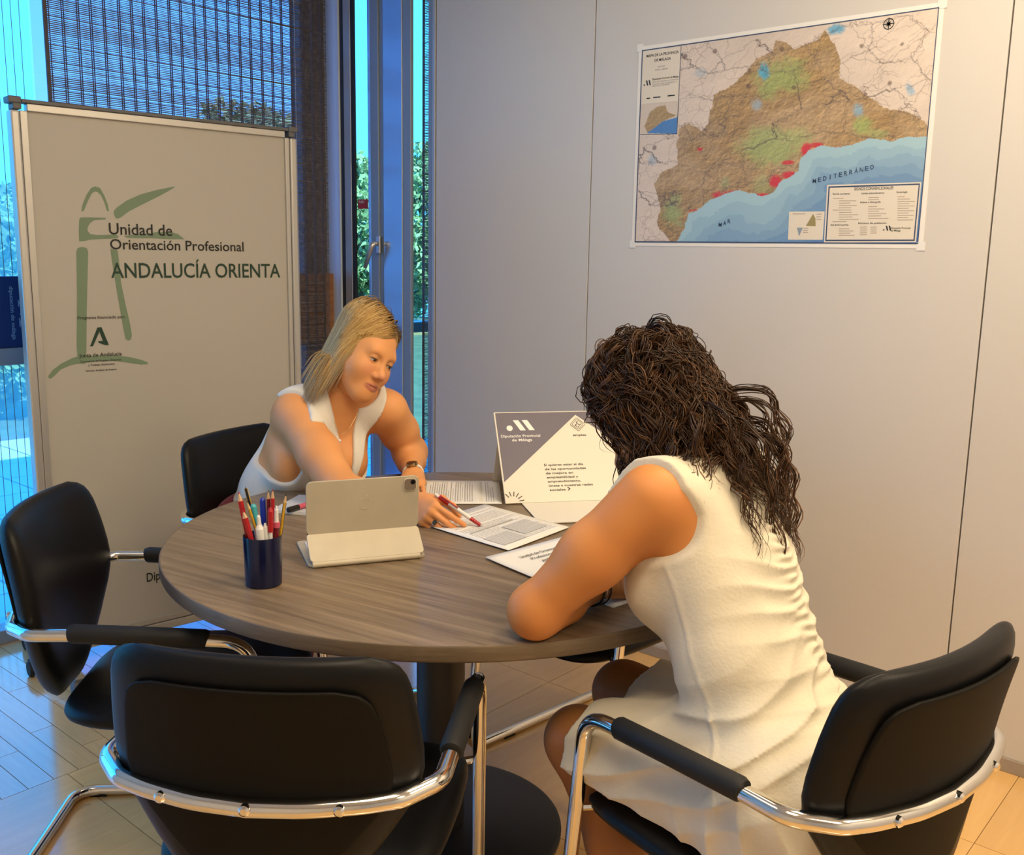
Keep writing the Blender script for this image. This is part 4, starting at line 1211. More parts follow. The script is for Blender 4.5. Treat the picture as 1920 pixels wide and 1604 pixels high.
# outside of the cover is on the camera side: find its sign
nsgn = 1 if (mt.to_3x3() @ Vector((0, 0, 1))).y < 0 else -1
off = .005 if nsgn > 0 else 0
def up_prism(poly, h, m, name, parent, base=0.0, bevel=0.0):
    q_ = MB(); q_.prism([(p[0] - IW / 2, p[1] - L / 2) for p in poly], h * nsgn, mt @ Matrix.Translation((0, 0, off + base * nsgn))); return q_.build(name, m, parent, bevel=bevel)
cb = up_prism([(p[0] + IW - .0205, p[1] + L - .0195) for p in rrect(.030, .030, .008)], .0022, M['ipadlit'], 'camera_bump', ip, bevel=.0006)
cb2 = up_prism([(p[0] + IW - .0205, p[1] + L - .0195) for p in rrect(.0262, .0262, .007)], .0005, mat('camera_grey', (.22, .17, .125), .35), 'camera_plate', cb, .0022)
up_prism(arc((IW - .0145, L - .0135), .0055, 0, 6.2832, 16)[:-1], .0008, M['lens'], 'camera_lens', cb, .0024)
em = []
leftp = [(0, .012), (-.004, .0145), (-.009, .0135), (-.0125, .008), (-.0125, 0), (-.0095, -.008), (-.005, -.0125), (0, -.011)]
rightp = [(.005, -.0125), (.0095, -.0085), (.012, -.002), (.0085, .001), (.0075, .006), (.011, .0105), (.0065, .0145), (.003, .0135)]
ap = leftp + rightp
ap_in = [(p[0] * .86, p[1] * .86) for p in ap]
q_ = MB(); EC = (IW * .515, L * .52)
M['embossed'] = mat('embossed_emblem', (0.56, 0.49, 0.37), 0.4)
for k_ in range(len(ap)):
    a_, b_, c2, d2 = ap[k_], ap[(k_ + 1) % len(ap)], ap_in[(k_ + 1) % len(ap)], ap_in[k_]
    q_.prism([(p[0] + EC[0] - IW / 2, p[1] + EC[1] - L / 2) for p in (a_, b_, c2, d2)], .0004 * nsgn, mt @ Matrix.Translation((0, 0, off)))
q_.prism([(p[0] + EC[0] - IW / 2, p[1] + EC[1] - L / 2) for p in ((0, .0155), (.003, .016), (.0062, .0195), (.0068, .0235), (.003, .0225), (.0003, .0190))], .0004 * nsgn, mt @ Matrix.Translation((0, 0, off)))
q_.build('emblem', M['embossed'], ip)

# ---- pen cup and its pens
CX, CY = 1.100, 1.600
cup = thing('pen_cup', 'dark blue plastic cup full of pens and pencils', 'pen cup', (CX, CY, TZ))
q = MB(); q.lathe([(.001, .0), (.0345, .0), (.0362, .002), (.0385, .102), (.0380, .1035), (.0368, .102), (.0345, .006), (.001, .006)], 48); q.build('cup_body', M['navy'], cup, smooth='auto')
GP = 'pens and pencils in the blue cup'
def stick(name, label, cat, base, top, r, parts, sides=10, flat=False):
    """a pen: stack of (from, to, radius0, radius1, material, part name) along its axis"""
    b_, t_ = Vector((base[0], base[1], TZ + .008)), Vector(top)
    o_ = thing(name, label, cat, tuple(b_), 0, GP); ax = (t_ - b_); L_ = ax.length; ax.normalize()
    for (f0, f1, r0, r1, m_, nm) in parts:
        q_ = MB(); q_.tube([ax * (L_ * f0), ax * (L_ * f1)], [r * r0, r * r1], sides)
        q_.build(nm, M[m_], o_, smooth='auto')
    return o_
def pencil(label, base, top, m_, r=.0037, stripe=None, cat='pencil', tip=.10):
    o_ = stick('pencil', label, cat, base, top, r, [(0, 1 - tip, 1, 1, m_, 'shaft'), (1 - tip, .975, .95, .3, 'tipwood', 'sharpened_wood'), (.975, 1, .3, .08, 'black' if stripe or m_ == 'darkred' else m_, 'lead')], 6)
    if stripe:
        b_, t_ = Vector((0, 0, 0)), Vector(top) - Vector((base[0], base[1], TZ + .008))
        side = Vector((-.66, -.75, 0)); right = Vector((.65, -.76, 0))
        for s__ in (-.3, .55):
            off_ = (side * .86 + right * s__ * .5) * r * .55
            q_ = MB(); q_.tube([b_ + off_, t_ * (1 - tip) + off_], r * .62, 6); q_.build('stripe', M[stripe], o_, smooth='auto')
    return o_
def cpt(du, dn, dz): 
    """offset from cup axis: du to the right in the photo, dn towards the camera"""
    return (CX + .652 * du - .759 * dn, CY - .758 * du - .652 * dn, TZ + dz)
pencil('thick red pencil leaning left at the cup rim', cpt(-.012, .004, 0), cpt(-.043, .008, .193), 'red', .0058)
pencil('yellow and black pencil tallest at the left of the cup', cpt(.006, -.020, 0), cpt(-.037, -.020, .197), 'yellow', .0037, 'black', tip=.02)
pencil('short thick red pencil in front at the left of the cup', cpt(.006, .020, 0), cpt(-.030, .026, .160), 'red', .0058)
pencil('yellow and black striped pencil slanting across the front of the cup', cpt(.022, .010, 0), cpt(-.026, .012, .176), 'black', .0037, 'yellow')
stick('highlighter', 'turquoise highlighter pen in the blue cup', 'pen', cpt(.0, -.004, 0), cpt(-.018, -.004, .165), .0062, [(0, .72, 1, 1, 'white', 'barrel'), (.72, .97, 1.05, 1, 'teal', 'cap'), (.97, 1, 1, .6, 'teal', 'cap_end')], 14)
stick('pen', 'blue capped pen at the back of the cup', 'pen', cpt(.002, -.014, 0), cpt(-.003, -.020, .175), .0055, [(0, .6, .9, .9, 'white', 'barrel'), (.6, .97, 1.15, 1.1, 'blue', 'cap'), (.97, 1, 1.1, .5, 'blue', 'cap_end')], 14)
stick('marker', 'white marker with a nozzle tip in front in the cup', 'marker', cpt(.006, .018, 0), cpt(-.001, .022, .150), .0088, [(0, .80, 1, 1, 'white', 'barrel'), (.80, .86, 1, .55, 'white', 'shoulder'), (.86, .97, .5, .42, 'white', 'nozzle'), (.97, 1, .42, .2, 'white', 'tip')], 16)
stick('pen', 'slim white pen beside the white marker', 'pen', cpt(.016, .016, 0), cpt(.011, .020, .133), .0045, [(0, .94, 1, 1, 'white', 'barrel'), (.94, 1, .8, .4, 'white', 'push_button')], 12)
pencil('dark red pencil in the middle of the cup', cpt(.008, -.018, 0), cpt(.010, -.016, .192), 'darkred', .0040)
pencil('bright red pencil with bare wood tip right of the middle', cpt(.014, -.012, 0), cpt(.020, -.012, .195), 'red', .0042)
stick('pen', 'glossy red pen with clear barrel at the front right of the cup', 'pen', cpt(.018, .016, 0), cpt(.022, .018, .165), .0052, [(0, .68, .8, .8, 'white', 'barrel'), (.68, .95, 1.1, 1.0, 'red', 'cap'), (.95, 1, 1, .3, 'red', 'cap_end')], 14)
stick('pen', 'white pen with pink grip ring at the right of the cup', 'pen', cpt(.026, .004, 0), cpt(.031, .006, .165), .0056, [(0, .72, 1, 1, 'darkred', 'barrel'), (.72, .79, 1.3, 1.3, 'pink', 'grip_ring'), (.79, .95, .85, .7, 'white', 'upper_barrel'), (.95, 1, .5, .3, 'white', 'push_button')], 14)
pencil('yellow and black striped pencil leaning right out of the cup', cpt(.020, -.006, 0), cpt(.047, -.010, .186), 'black', .0037, 'yellow')
# ================================================================== PEOPLE: implicit surfaces meshed by surface nets
def _v(p): return np.array(p, float)
def smin(a, b_, k):
    h = np.maximum(k - np.abs(a - b_), 0) / k
    return np.minimum(a, b_) - h * h * k * .25
def smax(a, b_, k): return -smin(-a, -b_, k)
def cap(a, b_, ra, rb, k=.03): return ('cap', _v(a), _v(b_), ra, rb, k)
def ell(c, r, R=None, k=.03): return ('ell', _v(c), _v(r), np.eye(3) if R is None else np.array(R, float), k)
def prim_d(p, X):
    if p[0] == 'cap':
        _, a, b_, ra, rb, k = p
        ba = b_ - a; pa = X - a
        h = np.clip((pa @ ba) / max(ba @ ba, 1e-9), 0, 1)
        return np.sqrt(((pa - h[..., None] * ba) ** 2).sum(-1)) - (ra + (rb - ra) * h)
    _, c, r, R, k = p
    q_ = (X - c) @ R
    k0 = np.sqrt(((q_ / r) ** 2).sum(-1)); k1 = np.sqrt(((q_ / (r * r)) ** 2).sum(-1))
    return k0 * (k0 - 1) / np.maximum(k1, 1e-6)
def prim_bb(p, m):
    if p[0] == 'cap':
        _, a, b_, ra, rb, k = p; r = max(ra, rb) + m
        return np.minimum(a, b_) - r, np.maximum(a, b_) + r
    _, c, r, R, k = p
    e = np.abs(R) @ r + m
    return c - e, c + e
def field(prims, axes, m=.02, subs=()):
    F = np.full([len(a) for a in axes], .08, np.float32)
    for lst, sub in ((prims, False), (subs, True)):
        for p in lst:
            k = p[-1]
            lo, hi = prim_bb(p, k + m)
            sl = tuple(slice(max(np.searchsorted(a, l) - 1, 0), min(np.searchsorted(a, h) + 1, len(a))) for a, l, h in zip(axes, lo, hi))
            if any(s.stop <= s.start for s in sl): continue
            G = np.stack(np.meshgrid(*[a[s] for a, s in zip(axes, sl)], indexing='ij'), -1)
            d = prim_d(p, G)
            F[sl] = smax(F[sl], -d, k) if sub else smin(F[sl], d, k)
    return F
def grid(lo, hi, h): return [np.arange(l, u_ + h, h) for l, u_ in zip(lo, hi)]
def meshgrid(axes): return np.stack(np.meshgrid(*axes, indexing='ij'), -1)
def surface_nets(F, axes):
    S = F < 0
    nx, ny, nz = F.shape
    c = np.zeros((nx - 1, ny - 1, nz - 1), np.int8)
    for i in (0, 1):
        for j in (0, 1):
            for k in (0, 1):
                c += S[i:nx - 1 + i, j:ny - 1 + j, k:nz - 1 + k]
    act = (c > 0) & (c < 8)
    I = np.argwhere(act)
    idx = -np.ones(act.shape, np.int32); idx[act] = np.arange(len(I))
    corners = [(i, j, k) for i in (0, 1) for j in (0, 1) for k in (0, 1)]
    val = {cc: F[I[:, 0] + cc[0], I[:, 1] + cc[1], I[:, 2] + cc[2]] for cc in corners}
    acc = np.zeros((len(I), 3)); cnt = np.zeros(len(I))
    for cc in corners:
        for ax in range(3):
            if cc[ax] == 0:
                c2 = list(cc); c2[ax] = 1; c2 = tuple(c2)
                a, b_ = val[cc], val[c2]
                m = (a < 0) != (b_ < 0)
                t = np.where(m, a / np.where(m, a - b_, 1), 0)
                p = np.array(cc, float)[None].repeat(len(I), 0); p[:, ax] += t
                acc[m] += p[m]; cnt[m] += 1
    P = acc / cnt[:, None] + I
    V = np.stack([np.interp(P[:, a], np.arange(len(axes[a])), axes[a]) for a in range(3)], 1)
    quads = []
    for ax in range(3):
        sl0 = [slice(1, n - 1) for n in F.shape]; sl0[ax] = slice(0, F.shape[ax] - 1)
        sl1 = list(sl0); sl1[ax] = slice(1, F.shape[ax])
        a, b_ = S[tuple(sl0)], S[tuple(sl1)]
        m = np.argwhere(a != b_)
        if len(m) == 0: continue
        flip = a[m[:, 0], m[:, 1], m[:, 2]]
        off = np.array([1, 1, 1]); off[ax] = 0
        q0 = m + off
        o1, o2 = [(1, 2), (2, 0), (0, 1)][ax]
        e1 = np.eye(3, dtype=int)[o1]; e2 = np.eye(3, dtype=int)[o2]
        g = lambda q_: idx[q_[:, 0], q_[:, 1], q_[:, 2]]
        A, B_, C_, D_ = g(q0 - e1 - e2), g(q0 - e2), g(q0), g(q0 - e1)
        Q = np.stack([A, B_, C_, D_], 1)
        Q[~flip] = Q[~flip][:, ::-1]
        quads.append(Q)
    Q = np.concatenate(quads)
    return V, Q[(Q >= 0).all(1)]
def wnoise(X, freq, seed, n=7):
    g = np.random.default_rng(seed); r = 0
    for _ in range(n):
        k = g.normal(size=3); k *= freq * g.uniform(.6, 1.5) / np.linalg.norm(k)
        r = r + np.sin(X @ k + g.uniform(0, 6.28))
    return r / n ** .5
def frame_from(y, zhint=(0, 0, 1), roll=0.0):
    y = _v(y); y /= np.linalg.norm(y); x = np.cross(y, _v(zhint)); x /= np.linalg.norm(x); z = np.cross(x, y)
    R = np.stack([x, y, z], 1)
    c, s = math.cos(roll), math.sin(roll)
    return R @ np.array([[c, 0, s], [0, 1, 0], [-s, 0, c]])

# ---- head in its own frame: x person's right, y face, z up, origin between the ears at eye level
def head_mesh(c, R, skin, neck_to, neck_r=.054, res=.0022):
    c = _v(c); nk = (_v(neck_to) - c) @ R
    P = [ell((0, -.012, .036), (.0745, .094, .083), k=.03), ell((0, .026, -.034), (.0615, .062, .084), k=.04),
         cap((-.047, .005, -.055), (-.013, .060, -.098), .023, .022, .03), cap((.047, .005, -.055), (.013, .060, -.098), .023, .022, .03),
         ell((0, .068, -.100), (.022, .020, .019), k=.025), ell((.036, .052, -.036), (.030, .030, .028), k=.03), ell((-.036, .052, -.036), (.030, .030, .028), k=.03),
         cap((-.034, .070, .021), (.034, .070, .021), .014, .014, .02), ell((0, .070, -.073), (.026, .022, .022), k=.02),
         cap(nk + _v((0, 0, 0)), (0, -.022, -.05), neck_r * 1.04, neck_r * .93, .035)]
    P += [cap((0, .078, .014), (0, .0985, -.030), .0075, .0105, .012), ell((0, .103, -.036), (.0118, .0120, .0105), k=.010)]
    for s in (-1, 1):
        P += [ell((s * .0118, .0935, -.0415), (.0088, .0105, .0080), k=.006), ell((s * .0700, -.014, -.012), (.0095, .019, .029), k=.012)]
    S = [ell((s * .032, .0930, .001), (.0180, .0145, .0115), k=.012) for s in (-1, 1)]
    lo = np.array((-.10, -.13, -.165)); hi = np.array((.10, .135, .135))
    ax = grid(lo, hi, res)
    F = field(P, ax, .015, S)
    G = meshgrid(ax)
    # lids, lips and mouth line
    for s in (-1, 1):
        e = _v((s * .0315, .0735, .0005))
        d = np.linalg.norm(G - e, axis=-1) - .0146
        up = np.maximum(d, -(G[..., 2] - e[2] + .0010 - .10 * (G[..., 1] - e[1])))
        lowl = np.maximum(d + .0003, (G[..., 2] - e[2] + .0062))
        F = smin(F, up.astype(np.float32), .004); F = smin(F, lowl.astype(np.float32), .004)
    for a, b_, r0, r1 in (((-.021, .0835, -.0705), (-.004, .0935, -.0665), .0030, .0048), ((.021, .0835, -.0705), (.004, .0935, -.0665), .0030, .0048), ((-.018, .0830, -.0735), (0, .0915, -.0785), .0030, .0062), ((.018, .0830, -.0735), (0, .0915, -.0785), .0030, .0062)):
        F = smin(F, prim_d(cap(a, b_, r0, r1), G).astype(np.float32), .005)
    for a, b_ in (((-.025, .084, -.0700), (0, .099, -.0718)), ((.025, .084, -.0700), (0, .099, -.0718))):
        F = smax(F, -(prim_d(cap(a, b_, .0011, .0014), G)).astype(np.float32), .003)
    for s in (-1, 1):
        F = smax(F, -prim_d(ell((s * .0065, .103, -.0475), (.0035, .0055, .0035)), G).astype(np.float32), .003)
        F = smax(F, -prim_d(cap((s * .020, .082, -.046), (s * .031, .074, -.066), .0010, .0010), G).astype(np.float32), .006)
    V, Q = surface_nets(F, ax)
    col = np.ones((len(V), 3)) * skin
    lipc = np.array((.36, .10, .085)); x, y, z = V.T
    lip = np.clip(1.3 - np.sqrt((x / .024) ** 2 + ((z + .0735) / .0105) ** 2), 0, .35) / .35 * (y > .075)
    bl = np.exp(-(((np.abs(x) - .038) / .018) ** 2 + ((z + .033) / .018) ** 2)) * (y > .03) * .45 + np.exp(-((x / .013) ** 2 + ((z + .038) / .012) ** 2)) * (y > .08) * .5
    col = col * (1 - bl[:, None]) + np.array((.66, .25, .17)) * bl[:, None]
    col = col * (1 - .75 * lip[:, None]) + lipc * .75 * lip[:, None]
    ez = np.exp(-(((np.abs(x) - .0315) / .017) ** 2 + ((z - .003) / .011) ** 2)) * (y > .06) * .5  # shade of the eye sockets painted into the skin colour
    col = col * (1 - ez[:, None]) + np.array(skin) * .30 * ez[:, None]
    return V @ R.T + c, Q, col
def face_parts(person, c, R, hairc, gaze=(-.08, .86, -.50)):
    c = _v(c); w = lambda p: tuple(_v(p) @ R.T + c)
    M['eye'] = vmat('eye', rough=.12); M['brow'] = mat('brow', hairc, .7); M['lash'] = mat('lash', (.02, .012, .01), .6)
    gz = _v(gaze); gz /= np.linalg.norm(gz)
    for s in (-1, 1):
        q_ = MB(); prof = [(max(.0128 * math.sin(t), .0001), -.0128 * math.cos(t)) for t in np.linspace(0, math.pi, 25)]
        q_.lathe(prof, 28); P = np.array(q_.v)
        dl = P / np.linalg.norm(P, axis=1)[:, None]
        ang = np.arccos(np.clip(dl @ gz, -1, 1))
        col = np.where(ang[:, None] < .24, np.array((.004, .003, .003)), np.where(ang[:, None] < .50, np.array((.06, .03, .015)), np.array((.62, .57, .53))))
        mk('eye', (P + _v((s * .0315, .0735, .0005))) @ R.T + c, q_.f, M['eye'], person, smooth=True, col=col)
        q_ = MB(); q_.tube([w((s * (.016 + .0062 * i), .0815 - .0012 * abs(i - 2) ** 1.6 + .003, .0195 + .0030 * (1 - ((i - 2.6) / 2.6) ** 2))) for i in range(6)], [.0014, .0026, .0028, .0026, .0020, .0010], 6)
        q_.build('eyebrow', M['brow'], person, smooth=True)
        e = _v((s * .0315, .0735, .0005)); pts = []
        for i in range(9):
            a = -1.05 + 2.1 * i / 8; z = -.0012 + .10 * .014 * math.cos(a) * .7
            pts.append(w(e + _v((s * .0149 * math.sin(a) * .97, .0149 * math.cos(a) * .99, z + .0003))))
        q_ = MB(); q_.tube(pts, [.0005, .0010, .0011, .0012, .0012, .0012, .0012, .0011, .0006], 5); q_.build('eyelashes', M['lash'], person, smooth=True)
# ---- hands
FING = {'index': (.086, .0265, .001, (.042, .025, .021), .0088), 'middle': (.089, .0080, .003, (.046, .028, .022), .0089), 'ring': (.084, -.0105, .001, (.042, .026, .022), .0084), 'pinky': (.075, -.0275, -.003, (.033, .020, .018), .0074)}
def hand_prims(wrist, d, n, left, curls, thumb, spread=(4, 1, -3, -7), elbow=None, sc=1.0):
    d = _v(d); d /= np.linalg.norm(d); n = _v(n); n = n - d * (n @ d); n /= np.linalg.norm(n)
    u = np.cross(d, n) if left else np.cross(n, d)
    wr = _v(wrist); H = lambda a, b_, e: wr + (d * a + u * b_ + n * e) * sc
    P, tips = [], {}
    for (nm, (a, b_, e, L, r)), sp, cu in zip(FING.items(), spread, curls):
        P.append(cap(H(.004, b_ * .45, 0), H(a - .004, b_, e), .0150 * sc, .0112 * sc, .016))
        p = H(a, b_, e); ang = 0; dd = d * math.cos(math.radians(sp)) + u * math.sin(math.radians(sp)); pts = [p]; rr = r * sc
        for l_, c_ in zip(L, cu):
            ang += math.radians(c_); di = dd * math.cos(ang) - n * math.sin(ang); q_ = p + di * l_ * sc
            P.append(cap(p, q_, rr, rr * .90, .004 if len(pts) > 1 else .007)); rr *= .90; p = q_; pts.append(p)
        tips[nm] = pts
    T_ = [H(*t) for t in thumb]
    P.append(cap(T_[0], T_[1], .0155 * sc, .0125 * sc, .016))
    P.append(cap(T_[1], T_[2], .0108 * sc, .0098 * sc, .006)); P.append(cap(T_[2], T_[3], .0100 * sc, .0080 * sc, .004))
    P.append(cap(H(.02, .014, -.008), H(.06, .0, -.009), .013 * sc, .011 * sc, .016)); P.append(cap(H(.015, -.018, -.008), H(.06, -.024, -.009), .012 * sc, .010 * sc, .016))
    tips['thumb'] = T_
    if elbow is not None:
        P.append(cap(_v(elbow), wr, .041, .0235, .02))
    return P, tips, (d, u, n)
THREST = ((.018, .020, -.006), (.050, .043, -.012), (.078, .055, -.014), (.101, .060, -.015))
def hand_mesh(P, wrist, res=.0020, reach=.22):
    A = np.array([np.minimum(p[1] - max(p[3], p[4]), p[2] - max(p[3], p[4])) for p in P if p[0] == 'cap' and p[3] < .036]); B_ = np.array([np.maximum(p[1] + max(p[3], p[4]), p[2] + max(p[3], p[4])) for p in P if p[0] == 'cap' and p[3] < .036])
    ax = grid(A.min(0) - .006, B_.max(0) + .006, res)
    return surface_nets(field(P, ax, .010), ax)
def join(parts):
    V, Q, C = [], [], []; o = 0
    for v, q_, c in parts:
        V.append(v); Q.append(q_ + o); C.append(np.ones((len(v), 3)) * c if np.ndim(c) == 1 else c); o += len(v)
    return np.concatenate(V), np.concatenate(Q), np.concatenate(C)
def skin_var(V, skin, seed):
    n = wnoise(V, 60, seed)[:, None]; return np.clip(np.array(skin) * (1 + .05 * n * np.array((.6, 1, 1))), 0, 1)
# ---- hair
def grow(root, dire, nseg, step, ells, grav, gw, g, wave=0.0, wlen=.05, layer=None, noise=.03, hug=None):
    n = len(root); p = root.copy(); d = dire / np.linalg.norm(dire, axis=1)[:, None]; out = [p.copy()]
    layer = np.zeros(n) if layer is None else layer
    step = np.broadcast_to(step, (n,))
    for i in range(nseg):
        w = gw * min(1.0, .35 + i / nseg * 1.2)
        d = d * (1 - w) + grav * w + g.normal(size=(n, 3)) * noise
        d /= np.linalg.norm(d, axis=1)[:, None]
        q_ = p + d * step[:, None]
        for ei, (c, r, R, lay) in enumerate(ells):
            l_ = (q_ - c) @ R
            rr = r + (layer * lay)[:, None]
            k = np.sqrt(((l_ / rr) ** 2).sum(1))
            inn = k < 1
            l_[inn] /= k[inn][:, None]
            if hug is not None and ei == 0:
                h_ = l_ - hug[2]; kh = np.sqrt((h_[:, 0] / hug[3][0]) ** 2 + (h_[:, 1] / hug[3][1]) ** 2 + (np.maximum(h_[:, 2], 0) / hug[3][2]) ** 2); lim = 1 + hug[0] + layer * hug[4]
                far = (kh > lim) & (l_[:, 2] > hug[1])
                sc_ = (lim / kh)[far][:, None] * np.ones((1, 3)); sc_[h_[far][:, 2] < 0, 2] = 1; l_[far] = h_[far] * sc_ + hug[2]; inn = inn | far
            q_ = np.where(inn[:, None], l_ @ R.T + c, q_)
        d = q_ - p; d /= np.maximum(np.linalg.norm(d, axis=1), 1e-6)[:, None]
        p = q_; out.append(p.copy())
    return np.stack(out, 1)
def strands_mesh(P, rad, col, taper=.35):
    n, m, _ = P.shape
    T_ = np.gradient(P, axis=1); T_ /= np.maximum(np.linalg.norm(T_, axis=2), 1e-7)[..., None]
    ref = np.array((.37, .51, .78)); A = np.cross(T_, ref); A /= np.maximum(np.linalg.norm(A, axis=2), 1e-6)[..., None]; B_ = np.cross(T_, A)
    t = np.linspace(0, 1, m); pr = np.where(t > .75, 1 - (t - .75) / .25 * (1 - taper * .3), 1.0) * np.minimum(1, .5 + t * 6)
    r = np.asarray(rad).reshape(-1, 1) * pr[None]
    rings = [P + (A * math.cos(a) + B_ * math.sin(a)) * r[..., None] for a in (0, 2.0944, 4.1888)]
    V = np.stack(rings, 2).reshape(-1, 3)
    base = (np.arange(n)[:, None] * m + np.arange(m - 1)[None]) * 3
    F = np.concatenate([np.stack([base + k, base + (k + 1) % 3, base + 3 + (k + 1) % 3, base + 3 + k], -1).reshape(-1, 4) for k in range(3)])
    C = np.repeat(col.reshape(n, m, 3), 3, axis=1).reshape(-1, 3) if col.ndim == 3 else np.repeat(col, m * 3, axis=0)
    return V, F, C
M['skin'] = vmat('skin', rough=.5, sss=.12, bump=.06, bscale=700, spec=.35)
M['hair'] = vmat('hair', rough=.42, spec=.4)
M['hairshade'] = vmat('hair_base', rough=.7, spec=.2)
def fabric(name, color, bump=.25, bs=900):
    m = mat(name, color, .85, bump=bump, bscale=bs, var=.03, vscale=30, spec=.2)
    m.node_tree.nodes['Principled BSDF'].inputs['Sheen Weight'].default_value = .15
    return m
M['vest'] = fabric('white_vest_cloth', (.76, .73, .66))
M['linen'] = fabric('cream_linen', (.68, .615, .48), .4, 170)
M['crimson'] = fabric('crimson_cloth', (.20, .018, .045))
M['shoe'] = mat('dark_shoe', (.02, .018, .018), .4)
M['gold'] = mat('gold', (.75, .55, .28), .25, 1.0)

# ------------------------------------------------------------------ the blonde woman
SK1 = (.74, .335, .125)
p1 = thing('person', 'blonde woman in a white sleeveless vest writing with a red pen', 'person', (1.69, 2.30, 0))
def rel(V, t): return np.asarray(V) - np.array(t.location)
H1c = _v((1.791, 2.094, 1.119)); H1R = np.array([[-.9126, -.0264, .4081], [-.0708, -.9726, -.2213], [.4028, -.2309, .8857]])
Hc = _v((1.665, 2.395, .565)); Nb = _v((1.775, 2.175, .968))
SR, SL = _v((1.645, 2.220, .945)), _v((1.888, 2.100, .948))
lf = (SL - SR) / np.linalg.norm(SL - SR); ax_ = Nb - Hc; upv = ax_ - lf * (ax_ @ lf); upv /= np.linalg.norm(upv); fw = np.cross(lf, upv)
TR_ = np.stack([lf, fw, upv], 1); SH = (ax_ @ lf) / (ax_ @ upv)
def T1(l, f, u): return Hc + TR_ @ _v((l + u * SH, f, u))
torso = [ell(T1(0, -.01, .0), (.172, .128, .125), TR_, .05), ell(T1(0, 0, .15), (.142, .108, .14), TR_, .06), ell(T1(0, 0, .29), (.150, .108, .15), TR_, .05),
         cap(T1(-.112, -.012, .402), T1(.112, -.012, .402), .058, .058, .05), ell(T1(-.072, .080, .275), (.066, .058, .066), TR_, .04), ell(T1(.072, .080, .275), (.066, .058, .066), TR_, .04),
         cap(T1(-.05, -.01, .43), T1(0, -.005, .47), .045, .05, .05), cap(T1(.05, -.01, .43), T1(0, -.005, .47), .045, .05, .05)]
ER, EL = _v((1.580, 1.925, .774)), _v((2.035, 2.165, .790))
WR, WL = _v((1.656, 1.728, .777)), _v((1.880, 1.985, .772))
armsP = [cap(SR, SR * .5 + ER * .5, .060, .056, .04), cap(SR * .5 + ER * .5, ER, .056, .047, .03), cap(ER, WR, .046, .025, .03), cap(ER, ER * .6 + WR * .4, .046, .042, .03),
         cap(SL, SL * .5 + EL * .5, .058, .054, .04), cap(SL * .5 + EL * .5, EL, .054, .046, .03), cap(EL, WL, .045, .025, .03), cap(EL, EL * .6 + WL * .4, .045, .041, .03)]
neck = [cap(Nb - upv * .02, H1c + H1R @ _v((0, -.022, -.05)), .056, .050, .04)]
ax = grid((1.42, 1.66, .66), (2.14, 2.55, 1.06), .0048)
V, Q = surface_nets(field(torso + armsP + neck, ax, .02), ax)
parts = [(V, Q, skin_var(V, SK1, 1))]
hv, hq, hc = head_mesh(H1c, H1R, SK1, Nb - upv * .02)
parts.append((hv, hq, hc))
pal = _v((.66, -.42, -.58))
HR, tipsR, frR = hand_prims(WR, (-.42, -.88, -.10), -pal, False, ((50, 22, 8), (56, 30, 14), (62, 42, 20), (64, 50, 26)), ((.020, .024, -.010), (.048, .044, -.022), (.062, .046, -.052), (.066, .036, -.080)), elbow=ER, sc=.98)
V, Q = hand_mesh(HR, WR, .0019); parts.append((V, Q, skin_var(V, np.array(SK1) * (1.0, .93, .9), 2)))
HL, tipsL, frL = hand_prims(WL, (-.70, -.70, -.08), (0, .05, 1), True, ((18, 24, 12),) * 4, THREST, elbow=EL, sc=.96)
V, Q = hand_mesh(HL, WL, .0024); parts.append((V, Q, skin_var(V, SK1, 3)))
V, Q, C_ = join(parts)
fastmesh('body', rel(V, p1), Q, M['skin'], p1, C_, True)
# vest
ax = grid((1.42, 1.92, .60), (2.02, 2.58, 1.03), .0046)
F = field(torso + [cap(SR, SR * .8 + ER * .2, .060, .058, .04), cap(SL, SL * .8 + EL * .2, .058, .056, .04)], ax, .025); G = meshgrid(ax); L_ = (G - Hc) @ TR_
u = L_[..., 2]; l = L_[..., 0] - u * SH; f = L_[..., 1]
fold = .0030 * np.sin(70 * u + 22 * l + 1.2 * wnoise(G, 18, 4)) * np.clip((.24 - u) / .12, 0, 1) + .0018 * wnoise(G, 45, 5)
F = F - .0100 - fold.astype(np.float32)
vcut = np.minimum((u - .258) * .19 - np.abs(l - (-.020 + (.46 - u) * .50)), f + .02) 
F = smax(F, vcut.astype(np.float32), .006)
F = smax(F, -prim_d(ell(T1(0, .005, .505), (.072, .080, .082), TR_), G).astype(np.float32), .006)
lbr = .112 - .036 * np.tanh((f - .01) / .03) + np.clip((u - .435) * 3, 0, .052)
F = smax(F, smin(-l - lbr, u - .255, .04).astype(np.float32), .006)
F = smax(F, smin(l - .098, u - .240, .05).astype(np.float32), .006)
F = smax(F, -(prim_d(cap(SL * .72 + EL * .28, EL, .062, .052), G)).astype(np.float32), .010)
F = np.maximum(F, (.112 - u).astype(np.float32))
V, Q = surface_nets(F, ax)
fastmesh('vest', rel(V, p1), Q, M['vest'], p1, None, True)
